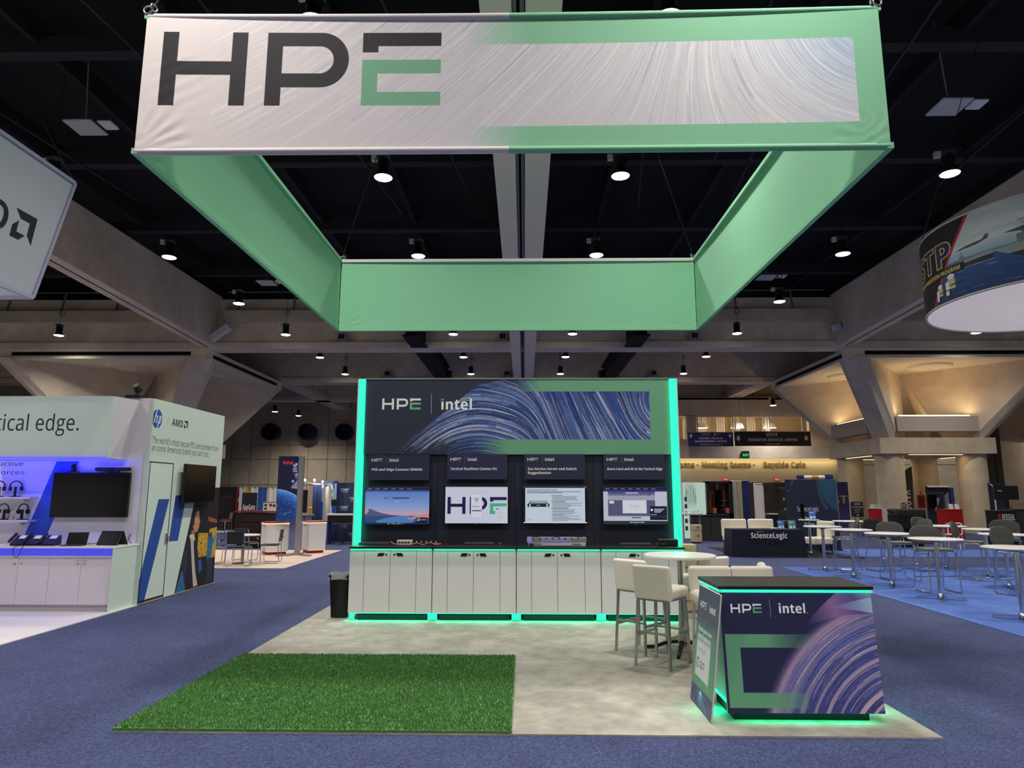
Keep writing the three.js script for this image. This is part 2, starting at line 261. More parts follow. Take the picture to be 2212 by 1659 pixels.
// ---------- high-bay lamps ----------
const lampParts = (t) => {
  part(t, 'reflector', lathe([[.06, .22], [.1, .2], [.15, .06], [.2, .0], [.19, .0], [.13, .07], [.0, .08]], 24), M.black);
  part(t, 'lens', new THREE.SphereGeometry(.185, 20, 8, 0, Math.PI * 2, 0, Math.PI / 2).scale(1, .18, 1).rotateX(Math.PI).translate(0, .0, 0), M.lamp);
  part(t, 'heat_sink', cyl(.12, .13, .2, 0, .31, 0, 16), M.black);
  for (let i = 0; i < 6; i++) part(t, 'fin', bx(.012, .1, .22, -.1 + i * .04, .44, 0), M.alu);
  part(t, 'driver_box', bx(.12, .12, .1, -.2, .44, 0), M.offwhite);
  const c = part(t, 'cord', bar([0, .48, 0], [.01, 3.16, 0], .014, .014, true), M.rubber);
  const k = mesh('cord_loop', new THREE.TorusGeometry(.1, .014, 6, 16).translate(.04, .95, 0), M.rubber); c.add(k);
};
const lamp0 = thing('high_bay_lamp', 'black high-bay lamp glowing white, hung under the black ceiling', 'lamp', [HALL.xs[2], HALL.y, HALL.zs[5]], 0, 'high-bay lamps under the hall ceiling');
lampParts(lamp0);
function hallLight(x, y, z) { const l = new THREE.SpotLight(0xfff6ec, LAMP_CD, 0, Math.PI * .41, .8, 2); l.position.set(x, y - .06, z); l.target.position.set(x, 0, z); l.castShadow = true; l.shadow.radius = 8; scene.add(l, l.target); }
let firstLamp = true;
for (const x of HALL.xs) for (const z of HALL.zs) {
  if (Math.abs(x) > 14 && z < -28) continue;
  if (firstLamp) { lamp0.position.set(x, HALL.y, z); firstLamp = false; } else copyOf(lamp0, [x, HALL.y, z], rr(-.4, .4));
  hallLight(x, HALL.y, z);
}
for (const [x, y, z] of [[-16.4, 7.3, -48.5], [-16.9, 7.2, -45.2], [15.28, 7.2, -45.0], [15.55, 7.2, -42.1], [-7, 7.2, -46], [7, 7.2, -46], [29, 7.6, -30], [29, 7.6, -20], [-29, 7.6, -30], [-29, 7.6, -20], [27, 7.6, -42]]) { const c = copyOf(lamp0, [x, y, z], .2); for (const k of c.children) if (k.name === 'cord') k.scale.y = (11.45 - y) / 3.16; hallLight(x, y, z); }

// black tracks hanging between the beams
for (const s of [-1, 1]) {
  const t = thing('hanging_track', s < 0 ? 'black steel track between the cross beams on the trash can side' : 'black steel track between the cross beams on the podium side', 'track', [s < 0 ? -4.55 : 4.7, 8.0, -32]);
  part(t, 'web', bx(.5, .75, 11, 0, .42, 0), M.matte); part(t, 'flange', bx(.7, .06, 11.2, 0, .03, 0), M.matte); part(t, 'flange', bx(.7, .06, 11.2, 0, .8, 0), M.matte); part(t, 'motor', cyl(.16, .16, .5, -.5 * s, .1, -4.2, 12).rotateZ(0), M.black);
}
// small floodlights and speakers on the beam flanges
const spot0 = thing('flood_light', 'small grey floodlight clamped on a cross beam flange', 'floodlight', [-7.92, 8.265, -28.6], 0, 'small floodlights on the cross beams');
part(spot0, 'housing', rbx(.36, .3, .26, .04, 0, .2, .02), M.pale); part(spot0, 'front_glass', bx(.28, .22, .01, 0, .2, .156), M.charcoal); part(spot0, 'bracket', bx(.62, .04, .3, 0, .02, 0), M.grey);
for (const [x, z] of [[-.92, -28.6], [7.34, -28.6], [-7.77, -37.8], [-.97, -37.8], [7.33, -37.8]]) copyOf(spot0, [x, 8.265, z], 0);
for (const [x, y, r] of [[-13.1, 8.6, -.6], [13.3, 8.75, .5]]) {
  const t = thing('wall_speaker', x < 0 ? 'long white loudspeaker tilted on the beam beside the unlit column head' : 'white loudspeaker on the beam beside the lit column head', 'speaker', [x, y, -28.2]);
  const g = rbx(x < 0 ? .95 : .3, .3, .3, .03); g.rotateZ(x < 0 ? .62 : -1.2); part(t, 'cabinet', g, M.white); part(t, 'bracket', bx(.08, .08, .4, 0, 0, -.28), M.grey);
}
// wireless panels
const ap0 = thing('antenna_panel', 'flat white antenna panel with a rounded access point, hung under the black ceiling', 'antenna', [-9.4, 9.5, -13.25], 0, 'antenna panels under the ceiling');
part(ap0, 'panel', rbx(.62, .05, .62, .02), M.pale); part(ap0, 'access_point', rbx(.3, .06, .34, .03, .52, .02, .05), M.white); part(ap0, 'hanger', bar([0, .03, 0], [-.12, 1.96, 0], .02, .02), M.grey);
ap0.userData.label = 'flat white antenna panel hung above the tapered AMD sign'; for (const [x, z, l] of [[8.62, -12.75, 'flat white antenna panel hung above the round STP banner'], [8.8, -23.7, 'flat white antenna panel near the catwalk railing beside the lit column head'], [-9.6, -24.1, 'flat white antenna panel near the catwalk railing beside the unlit column head']]) copyOf(ap0, [x, 9.5, z], 0, l);

// ---------- far side of the hall behind the tables: mezzanine and lettered soffit ----------
{
  struct('wall_mezzanine', uvm(merge([bx(13.9, 1.2, .4, 15, 7.35, -44.2), bx(13.9, .42, .6, 15, 5.0, -44.1), bx(13.9, .86, .9, 15, 4.4, -43.75), bx(.6, 1.6, .4, 10.9, 6, -44.2), bx(3.4, 1.6, .4, 20.2, 6, -44.2)])), M.conc, 'concrete mezzanine front with a window band');
  struct('wall_lettered', uvm(bx(12.2, 1.52, .4, 14.2, 3.22, -44.5)), M.cream, 'cream soffit wall carrying raised lettering');
  struct('wall_recess', uvm(bx(14, 3.2, .3, 15, 1.55, -49)), M.tan, 'concrete wall set back under the lettered soffit');
  struct('ceiling_mezzanine', bx(14, .15, 6, 15, 7.9, -47), M.soffit);
  struct('floor_mezzanine', bx(14, .3, 7.6, 15, 4.75, -48.2), M.conc);
  struct('wall_office', bx(14, 3, .2, 15, 6.4, -50), S(0xb8a98c, .9), 'beige office wall behind the mezzanine windows');
  const t = thing('cove_light', 'long warm cove light washing the lettered cream wall', 'light', [14.2, 3.97, -43.98]);
  part(t, 'tube', bx(12, .03, .05), M.warmStrip); rect(12, .12, 0xffdf9c, 16, [14.2, 3.93, -43.97], [14.2, 3.0, -44.35]);
  const L = (s, x, w) => { const g = letters(s, .34, .06); const bw = g.boundingBox.max.x - g.boundingBox.min.x; g.scale(w / bw, 1, 1); g.translate(x, 3.46, -44.29); return single('wall_lettering', g, S(0x8c7f66, .5), `raised brown letters reading ${s.trim()} on the cream wall`, 'lettering'); };
  L('Rooms', 9.35, 1.65); L('Meeting Rooms', 11.5, 3.15); L('Bayside Cafe', 15.47, 2.7);
  for (const x of [11.25, 14.9]) single('lettering_dot', new THREE.SphereGeometry(.06, 12, 8).translate(x, 3.6, -44.28), S(0x8c7f66, .5), 'round dot between the words on the cream wall', 'dot', 'dots between the words');
  // windows
  let n = 0;
  for (const [a, b] of [[11.3, 13.6], [13.75, 15.8], [15.95, 18.1]]) {
    const w = struct('window_' + ++n, [bx(b - a, .07, .1, (a + b) / 2, 5.25, -44.1), bx(b - a, .07, .1, (a + b) / 2, 6.72, -44.1), bx(.07, 1.5, .1, a, 6, -44.1), bx(.07, 1.5, .1, b, 6, -44.1)], M.offwhite);
    part(w, 'pane', bx(b - a - .1, 1.42, .01, (a + b) / 2, 5.98, -44.1), M.glass);
    const f = thing('pendant_lamp', 'round pendant lamp glowing in the mezzanine office', 'lamp', [a + .9, 6.2, -46.5], 0, 'office pendants');
    part(f, 'shade', lathe([[.05, .4], [.35, .3], [.45, 0], [.42, 0], [.33, .28], [.02, .38]], 20), M.white); part(f, 'bulb', new THREE.SphereGeometry(.12, 12, 8).translate(0, .08, 0), M.whiteStrip); part(f, 'cord', bar([0, .4, 0], [0, 1.6, 0], .02, .02), M.black);
    const pl = new THREE.PointLight(0xffe2b8, 7, 0, 2); pl.position.set(a + .9, 6.05, -46.5); scene.add(pl);
    for (let q = 0; q < 2; q++) single('office_slat_screen', [0, 1, 2, 3].map((i) => bx(.12, 2.45, .05, a + .3 + q * 1.1 + i * .16, 6.1, -49.2)), M.offwhite, 'white slatted screen inside the mezzanine office', 'screen', 'office screens');
  }
  // hanging direction banners
  const west = canvas(512, 166, (x, W, H) => { x.fillStyle = '#2a2c63'; x.fillRect(0, 0, W, H); text(x, 'WEST', 205, 36, 40, '#c9a84c', 'center', 'bold'); x.fillStyle = '#9aa0b8'; x.beginPath(); x.arc(305, 24, 16, 0, 7); x.arc(345, 22, 10, 0, 7); x.fill(); text(x, 'EXHIBIT SALES &', 256, 82, 34, '#dfe0ea', 'center', 'bold'); text(x, 'MANAGEMENT OFFICE', 256, 118, 34, '#dfe0ea', 'center', 'bold', 400); text(x, 'MEZZANINE LEVEL ROOM 16', 256, 152, 19, '#c5c7d8', 'center', 'bold'); for (const X of [32, 476]) { x.fillStyle = '#dfe0ea'; x.beginPath(); x.moveTo(X, 16); x.lineTo(X + 22, 40); x.lineTo(X + 11, 40); x.lineTo(X + 11, 62); x.lineTo(X - 11, 62); x.lineTo(X - 11, 40); x.lineTo(X - 22, 40); x.fill(); } });
  const vista = canvas(1024, 194, (x, W, H) => { x.fillStyle = '#1b1e30'; x.fillRect(0, 0, W, H); text(x, 'VISTA', 500, 58, 56, '#e6e6ea', 'center', 'italic bold'); x.fillStyle = '#9b9ca8'; x.fillRect(425, 68, 150, 4); text(x, 'EXHIBITOR SERVICES CENTER', 512, 128, 48, '#eceef2', 'center', 'bold', 740); text(x, 'BAYSIDE LOBBY', 512, 176, 26, '#d6d7de', 'center', 'bold'); for (const X of [52, 962]) { x.fillStyle = '#e8e8ee'; x.beginPath(); x.moveTo(X, 128); x.lineTo(X + 34, 92); x.lineTo(X + 17, 92); x.lineTo(X + 17, 56); x.lineTo(X - 17, 56); x.lineTo(X - 17, 92); x.lineTo(X - 34, 92); x.fill(); } });
  for (const [a, b, y0, y1, tx, lab] of [[10.17, 12.94, 4.64, 5.5, west, 'hanging blue banner reading EXHIBIT SALES & MANAGEMENT OFFICE with up arrows'], [13.02, 17.7, 4.66, 5.55, vista, 'hanging black banner reading VISTA EXHIBITOR SERVICES CENTER with down arrows']]) {
    const t2 = thing('direction_banner', lab, 'banner', [(a + b) / 2, y0, -42]);
    board(t2, 'sheet', b - a, y1 - y0, .02, M.navy, printed(tx), [0, (y1 - y0) / 2, 0]); part(t2, 'rail', bx(b - a, .04, .04, 0, y1 - y0 + .01, 0), M.alu);
    for (const s of [-1, 1]) part(t2, 'cable', bar([s * (b - a) * .42, y1 - y0, 0], [s * (b - a) * .42, 11.45 - y0, 0], .015, .015, true), M.grey);
  }
  const exitT = canvas(128, 112, (x, W, H) => { x.fillStyle = '#062a12'; x.fillRect(0, 0, W, H); text(x, 'EXIT', 64, 84, 58, '#59ffa0', 'center', 'bold', 112); });
  const ex = thing('exit_sign', 'green lit EXIT sign under the direction banners', 'exit sign', [14.05, 4.0, -43.24]); board(ex, 'case', .46, .44, .1, M.charcoal, lit(exitT, 1.4), [0, .2, 0]); part(ex, 'stem', bx(.04, .3, .04, 0, .5, -.1), M.grey);
  const exitR = canvas(128, 90, (x, W, H) => { x.fillStyle = '#d8304a'; x.fillRect(0, 0, W, H); text(x, 'EXIT', 64, 68, 54, '#ffd0d4', 'center', 'bold', 112); });
  for (const [x, lab] of [[13.0, 'red EXIT sign on the cream wall below Meeting Rooms'], [16.3, 'red EXIT sign on the cream wall below Bayside Cafe']]) { const r = thing('exit_sign', lab, 'exit sign', [x, 2.55, -44.258]); board(r, 'case', .3, .22, .08, M.red, lit(exitR, 1.1), [0, .12, 0]); }
  // wall behind the columns, cast in tall panels
  const wr = struct('wall_panelled', uvm(bx(20, 9, .3, 30.4, 4.45, -46.2)), M.tan, 'concrete wall behind the round columns');
  for (let i = 0; i < 6; i++) for (let j = 0; j < 2; j++) part(wr, 'panel', uvm(bx(2.2, j ? 5 : 3.6, .1, 21.6 + i * 2.23, j ? 6.2 : 1.86, -46.0)), M.tan);
  struct('column', uvm(merge([bx(.5, 6, .6, 24.9, 3, -37), bx(.35, 6, .5, 25.4, 3, -37)])), S(0x4a463f, .9), 'dark ribbed column beside the round columns');
  struct('wall_side', uvm(bx(1.5, 8, .5, 26.6, 4, -37.4)), M.tan, 'concrete wall end beside the dark ribbed column');
  struct('wall_light', bx(8, 2.2, .2, 31.4, 3, -41), S(0xcbbdb2, .9), 'pinkish pale wall in the side bay');
  struct('ceiling_bay', bx(9, .2, 6, 31.4, 4.6, -38.5), M.conc);
  for (const z of [-36.8, -38.2]) { const t3 = thing('troffer_light', 'round white ceiling light in the side bay', 'light', [28.6, 4.475, z], 0, 'lights of the side bay'); part(t3, 'ring', cyl(.5, .5, .04, 0, -.01, 0, 24), M.white); part(t3, 'lens', cyl(.45, .45, .02, 0, -.035, 0, 24), M.whiteStrip); const pl = new THREE.PointLight(0xfff0e4, 10, 0, 2); pl.position.set(28.6, 4.3, z); scene.add(pl); }
}

// neighbouring stands of the show that lie outside the picture: pale floors and white stand walls
for (const [x, z, w, d, wall] of [[-9.2, 6.2, 6, 6, 1], [0, 9.5, 6, 6, 1], [9.2, 6.2, 6, 6, 1], [-18.5, 2, 6, 6, 1], [18.5, 2, 6, 6, 1], [-18.5, -7, 6, 6, 0], [19.5, -6.5, 6, 6, 0], [-20.5, -16, 6, 6, 1], [22.5, -15, 6, 6, 0], [-27.5, -8, 8, 13, 0], [-27.5, -25, 8, 13, 0], [30.6, -6, 8, 13, 0], [31.2, -22, 8, 11, 0], [-9.2, 15.5, 6, 6, 1], [9.2, 15.5, 6, 6, 1], [0, 18.5, 6, 6, 1]]) {
  const t = thing('show_stand', 'empty exhibition stand with a pale floor, beyond the booths shown', 'stand', [x, 0, z], 0, 'stands outside the picture');
  part(t, 'stand_floor', bx(w, .012, d, 0, .006, 0), S(0xe2deda, .8));
  if (wall) part(t, 'stand_wall', bx(w, 2.5, .08, 0, 1.26, z > 0 ? d / 2 - .1 : -d / 2 + .1), M.white);
}

// ================= MAIN BOOTH =================
// ---------- floor coverings ----------
single('booth_carpet', uvm(bx(6.1, .012, 6.1, -.007, .006, -8.36)), M.slate, 'pale grey mottled vinyl floor of the main booth', 'vinyl floor');
{
  const t = thing('turf_mat', 'green artificial turf mat on the pale vinyl floor', 'turf mat', [-1.58, .012, -6.48]);
  part(t, 'backing', uvm(bx(2.97, .02, 2.34, 0, .01, 0)), M.turf);
  const blade = new THREE.BufferGeometry(); blade.setAttribute('position', new THREE.Float32BufferAttribute([-.0035, 0, 0, .0035, 0, 0, .0015, .019, .004, -.0035, 0, 0, .0015, .019, .004, -.0015, .019, .004], 3)); blade.setAttribute('uv', new THREE.Float32BufferAttribute(new Float32Array(12), 2)); blade.computeVertexNormals();
  const im = new THREE.InstancedMesh(blade, new THREE.MeshStandardMaterial({ color: 0xffffff, roughness: .55, side: THREE.DoubleSide }), 90000); im.name = 'turf_blades'; im.userData.kind = 'stuff';
  const m4 = new THREE.Matrix4(), q = new THREE.Quaternion(), e = new THREE.Euler(), col = new THREE.Color();
  for (let i = 0; i < 90000; i++) { e.set(rr(-.5, .5), rr(0, 6.28), rr(-.5, .5)); q.setFromEuler(e); const s = rr(.7, 1.25); m4.compose(new THREE.Vector3(rr(-1.48, 1.48), .018, rr(-1.165, 1.165)), q, new THREE.Vector3(s, s, s)); im.setMatrixAt(i, m4); const k = rr(.75, 1.25); col.setRGB(.095 * k, .27 * k, .07 * k); if (rnd() < .09) col.setRGB(.3 * k, .5 * k, .26 * k); im.setColorAt(i, col); }
  im.castShadow = im.receiveShadow = true; t.add(im);
}
// ---------- hanging square banner ----------
{
  const W = 6.096, h = 1.222, yb = 4.507, xc = -.12, zn = -5.06, zf = -11.16;
  const front = canvas(2048, 410, (x, w, H) => {
    const g = x.createLinearGradient(0, 0, w, 0); g.addColorStop(0, '#e6dfde'); g.addColorStop(.45, '#d2d0d8'); g.addColorStop(.8, '#d6d7dc'); g.addColorStop(1, '#d8d5d9'); x.fillStyle = g; x.fillRect(0, 0, w, H);
    const gb = x.createRadialGradient(1960, 90, 10, 1960, 90, 330); gb.addColorStop(0, '#a9c2dd'); gb.addColorStop(1, 'rgba(200,215,230,0)'); x.fillStyle = gb; x.fillRect(1300, 0, 748, H);
    const ang = (u, v) => { const t = Math.min(1, Math.max(0, (u - .62) / .22)); const base = -.52 - .45 * Math.min(1, Math.max(0, (u - .1) / .6)); const dx = (u - 1.0) * 5, dy = v - .02; const c = Math.atan2(dx, -dy) ; const circ = Math.atan2(-dx, dy) + Math.PI; let q = Math.atan2(Math.sin(base) * (1 - t) - t * (-dx) / Math.hypot(dx, dy), Math.cos(base) * (1 - t) - t * (dy) / Math.hypot(dx, dy)); return q; };
    streaks(x, w, H, 900, ang, ['#ffffff', '#f7f4f8', '#ffffff', '#c3c8d4', '#b7bfd0', '#c9ccd8'], { x0: 150, len: [150, 520], wid: [1.5, 5], alpha: [.06, .3] });
    streaks(x, w, H, 130, ang, ['#8fa3bd', '#9fb0c6', '#a9a9c4', '#88a0b8'], { x0: 420, len: [60, 330], wid: [.8, 2.4], alpha: [.1, .38], keep: (u, v) => u > .28 });
    streaks(x, w, H, 130, ang, ['#7d93b0', '#ffffff', '#9db8cf'], { x0: 1350, len: [80, 300], wid: [.8, 2.2], alpha: [.25, .6] });
    // green frame
    const green = (a, b, c, d) => { x.fillRect(a, b, c - a, d - b); };
    const gg = x.createLinearGradient(900, 0, 1080, 0); gg.addColorStop(0, 'rgba(134,200,162,0)'); gg.addColorStop(1, '#86c8a2'); x.fillStyle = gg; green(900, 0, 2048, 88); green(900, 340, 2048, 410); x.fillStyle = '#86c8a2'; green(1972, 0, 2048, 410);
    hpeMark(x, 52, 50, 225, '#211f28', '#76b391');
  });
  const t = thing('hanging_banner', 'large square white and green fabric banner reading HPE, hung above the main booth', 'banner', [0, yb, 0]);
  // front cloth, sagging slightly between its corners and puckered at the lower ones
  const cloth = (wd, flip, sag) => { const g = new THREE.PlaneGeometry(wd, h, 160, 36), p = g.attributes.position; for (let i = 0; i < p.count; i++) { const X = p.getX(i), Y = p.getY(i), u = X / wd + .5, v = Y / h + .5; const s = 4 * u * (1 - u); let z = -.02 * s; p.setY(i, Y - sag * s * (.6 + .8 * (v - .5))); for (const c of [0, 1]) { const dx = Math.abs(u - c) * wd, dy = v * h; const d = Math.hypot(dx, dy); if (d < .5) z += .006 * Math.sin(Math.atan2(dy, dx) * 20) * Math.sin(Math.min(1, d / .5) * Math.PI); } if (u < .1) z += .0015 * Math.sin((Y * 2.3 - X * 1.1) * 22) * Math.sin(u / .1 * Math.PI) * (Math.abs(v - .5) < .2 ? 1 : 0); p.setZ(i, p.getZ(i) + z); } g.computeVertexNormals(); return g; };
  const f = part(t, 'front_panel', cloth(W, 1, .03), printed(front, { roughness: .8, side: THREE.DoubleSide }), 'white print with dark HPE letters and a green frame'); f.position.set(xc, h / 2, zn);
  const inner = part(t, 'front_lining', cloth(W - .05, 1, .03).rotateY(Math.PI), M.greenIn); inner.position.set(xc, h / 2, zn - .05);
  const mkSide = (name, wd, x, z, ry, lab) => { const b = part(t, name, cloth(wd, 1, .02), new THREE.MeshStandardMaterial({ color: 0x86c8a2, roughness: .85, side: THREE.DoubleSide }), lab); b.position.set(x, h / 2, z); b.rotation.y = ry; return b; };
  mkSide('back_panel', W - .02, xc, zf, 0, 'plain green inner cloth');
  mkSide('side_panel', zn - zf - .02, xc - W / 2, (zn + zf) / 2, Math.PI / 2, 'plain green inner cloth'); mkSide('side_panel', zn - zf - .02, xc + W / 2, (zn + zf) / 2, -Math.PI / 2, 'plain green inner cloth');
  const tubeM = M.green, lilac = M.fabricWhite;
  for (const [y, m] of [[0, tubeM], [h, M.fabricWhite]]) {
    const yy = y ? h : .0;
    for (const z of [zf]) part(t, 'frame_tube', bx(W, .05, .05, xc, yy, z), m);
    for (const s of [-1, 1]) part(t, 'frame_tube', bx(.05, .05, zn - zf, xc + s * W / 2, yy, (zn + zf) / 2), y ? M.green : m);
    // the front tubes sag with the cloth
    const tub = (a, b, mm) => { const pts = []; for (let i = 0; i <= 12; i++) { const u = a + (b - a) * i / 12; pts.push([xc + (u - .5) * W, yy - .03 * 4 * u * (1 - u) * (y ? 1 : .2), zn - .025]); } part(t, 'frame_tube', smooth(pts, .03, 24, 8), mm); };
    tub(0, .5, y ? M.fabricWhite : lilac); tub(.5, 1, y ? M.green : tubeM);
  }
  for (const sx of [-1, 1]) for (const z of [zn, zf]) { const c = part(t, 'hanging_cable', bar([xc + sx * W / 2, h, z], [xc + sx * 1.2, 6.4, z + (z === zn ? -1 : 1)], .012, .012, true), M.darkMetal); const k = mesh('shackle', merge([new THREE.TorusGeometry(.035, .008, 6, 12).translate(xc + sx * W / 2, h + .05, z), new THREE.TorusGeometry(.03, .008, 6, 12).rotateY(1.2).translate(xc + sx * (W / 2 - .05), h + .07, z)]), M.alu); c.add(k); }
}
// ---------- back wall with fascia ----------
const ZW = -10.25;
{
  const t = thing('booth_back_wall', 'navy display wall with a swirl print fascia and glowing mint side columns', 'display wall', [0, 0, ZW]);
  const fas = canvas(2048, 508, (x, W, H) => {
    x.fillStyle = '#262a40'; x.fillRect(0, 0, W, H);
    const sm = (a, b, q) => { const k = Math.min(1, Math.max(0, (q - a) / (b - a))); return k * k * (3 - 2 * k); };
    const gcol = '#6aa583';
    // the picture in the frame
    const ang = (u, v) => { const a = -.72 + 1.05 * sm(.16, .5, u) + .9 * sm(.46, .62, u) - .15 * sm(.6, .8, u); const dx = (u - .98) * 4, dy = v - .3; const k = sm(.8, .95, u) * .8; const c = Math.atan2(-dx, dy); return Math.atan2(Math.sin(a) * (1 - k) + Math.sin(c) * k, Math.cos(a) * (1 - k) + Math.cos(c) * k); };
    x.save(); x.beginPath(); x.moveTo(180, H); x.lineTo(760, 40); x.lineTo(940, 0); x.lineTo(1300, 0); x.lineTo(1300, 84); x.lineTo(1918, 84); x.lineTo(1918, 408); x.lineTo(1000, 408); x.lineTo(960, H); x.closePath(); x.clip();
    const bg = x.createLinearGradient(300, 0, 1900, 0); bg.addColorStop(0, 'rgba(38,42,64,0)'); bg.addColorStop(.3, '#274a92'); bg.addColorStop(.55, '#2c4c9c'); bg.addColorStop(1, '#2b3f80'); x.fillStyle = bg; x.fillRect(0, 84, W, 324); x.globalAlpha = .55; x.fillRect(600, 0, 560, 84); x.globalAlpha = 1;
    streaks(x, W, H, 560, ang, ['#16224f', '#1d2d66', '#1b3478', '#141b3c'], { x0: 300, len: [200, 560], wid: [3, 9], alpha: [.3, .8] });
    streaks(x, W, H, 820, ang, ['#5b86d8', '#7ea6ea', '#3f6ccc', '#9cb9ee', '#3c5fb8'], { x0: 240, len: [200, 620], wid: [1, 4], alpha: [.25, .8] });
    streaks(x, W, H, 340, ang, ['#ffffff', '#e8ecff', '#f0c9c0', '#d9b6b4', '#cfe0ff'], { x0: 200, len: [160, 620], wid: [.8, 3], alpha: [.35, .95] });
    streaks(x, W, H, 26, ang, ['#ffffff', '#dfe9ff', '#f3dcd0'], { x0: 320, x1: 800, y0: 220, y1: 460, len: [260, 620], wid: [1.5, 4], alpha: [.3, .7] });
    streaks(x, W, H, 120, ang, ['#1a2c66', '#23428c', '#16224f'], { x0: 420, x1: 1300, len: [200, 520], wid: [3, 9], alpha: [.3, .7] });
    x.restore();
    streaks(x, W, H, 90, ang, ['#8d9bd0', '#c7c0dc', '#5a6fb8'], { x0: 180, x1: 760, y0: 150, len: [100, 420], wid: [.6, 1.6], alpha: [.1, .5], keep: (u, v) => v > 1.02 - u * 1.7 });
    const gt = x.createLinearGradient(1000, 0, 1180, 0); gt.addColorStop(0, 'rgba(106,165,131,0)'); gt.addColorStop(1, gcol); x.fillStyle = gt; x.fillRect(1000, 0, W - 1000, 84);
    const gb = x.createLinearGradient(760, 0, 960, 0); gb.addColorStop(0, 'rgba(106,165,131,0)'); gb.addColorStop(1, gcol); x.fillStyle = gb; x.fillRect(760, 408, W - 760, 100); x.fillStyle = gcol; x.fillRect(1918, 0, 130, H);
    for (let i = 0; i < 26; i++) { x.fillStyle = '#dfe8ff'; x.globalAlpha = rr(.4, .9); x.beginPath(); x.arc(rr(500, 1900), rr(60, 440), rr(1, 3.4), 0, 7); x.fill(); } x.globalAlpha = 1;
    const px = (X) => (X + 2.43) / 4.63 * W, py = (Y) => (3.485 - Y) / 1.148 * H;
    hpeMark(x, px(-2.17), py(3.19), py(3.02) - py(3.19), '#eceef0', '#6fb58c'); x.fillStyle = '#b9bdc8'; x.fillRect(px(-1.42), py(3.27), 3, py(2.95) - py(3.27)); intelMark(x, px(-1.28), py(3.02), py(3.02) - py(3.19), '#f2f3f5', '#4f7fd8');
  });
  part(t, 'wall_panel', bx(4.66, 2.5, .06, -.105, 1.25 + .98, -.03), M.navy);
  const lower = []; // seams between the lower panels
  for (const [a, b] of [[-2.43, -1.31], [-1.3, -.14], [-.13, 1.03], [1.04, 2.21]]) part(t, 'lower_panel', bx(b - a, 1.34, .012, (a + b) / 2, 1.66, .004), M.navy);
  const fb = board(t, 'fascia', 4.63, 1.148, .05, M.navy, printed(fas, { roughness: .5 }), [-.115, 2.911, .02], 0, 'fascia_print');
  part(t, 'top_trim', bx(4.66, .02, .09, -.11, 3.495, .01), M.alu); part(t, 'closet_wall', bx(.04, 3.48, 1.0, -2.46, 1.74, -.55), M.navy); part(t, 'closet_wall', bx(.04, 3.48, 1.0, 2.24, 1.74, -.55), M.navy); part(t, 'closet_wall', bx(4.7, 3.48, .04, -.11, 1.74, -1.05), M.navy);
  for (const [x, s] of [[-2.48, -1], [2.265, 1]]) {
    const c = part(t, 'light_column', rbx(.1, 2.5, .12, .012, x, 2.24, .02), M.led, 'mint glowing side column');
    const e = mesh('edge_profile', bx(.012, 2.5, .13, x + s * .058, 2.24, .02), M.white); c.add(e);
    rect(.09, 2.4, 0x0dffa8, 9, [x, 2.24, ZW + .09], [x, 2.24, ZW + 2]); rect(.1, 2.4, 0x0dffa8, 5, [x - s * .055, 2.24, ZW + .02], [x - s, 2.24, ZW + .1]); rect(.1, 2.4, 0x0dffa8, 6, [x + s * .07, 2.24, ZW], [x + s, 2.24, ZW]);
  }
}
// ---------- four small header signs ----------
[['P5G and Edge Connect SDWAN'], ['Tactical Resilient Comms Kit'], ['Sea Service Server and Switch', 'Ruggedization'], ['Azure Local and AI at the Tactical Edge']].forEach((lines, i) => {
  const xs = [[-2.345, -1.42], [-1.155, -.255], [.0, .91], [1.186, 2.096]][i], w = xs[1] - xs[0], h = .375;
  const tx = canvas(1024, 420, (x, W, H) => { x.fillStyle = i === 1 ? '#25274e' : '#232745'; x.fillRect(0, 0, W, H); hpeMark(x, 55, 62, 52, '#eceef0', '#5b8f78'); x.fillStyle = '#8e93a6'; x.fillRect(305, 40, 3, 105); intelMark(x, 348, 114, 54, '#eef0f3'); lines.forEach((s, k) => text(x, s, 58, 265 + k * 66, 58, '#f1f2f4', 'left', 'bold', 930)); });
  const t = thing('header_sign', `navy HPE intel header sign reading ${lines.join(' ')}`, 'sign', [(xs[0] + xs[1]) / 2, 1.965, ZW + .03]);
  board(t, 'board', w, h, .03, M.navy, printed(tx), [0, h / 2 - (i ? 0 : .012), .03], 0, 'print'); for (const s of [-1, 1]) part(t, 'standoff', cyl(.008, .008, .03, s * w * .42, h * .5, 0, 8).rotateX(0), M.alu);
});
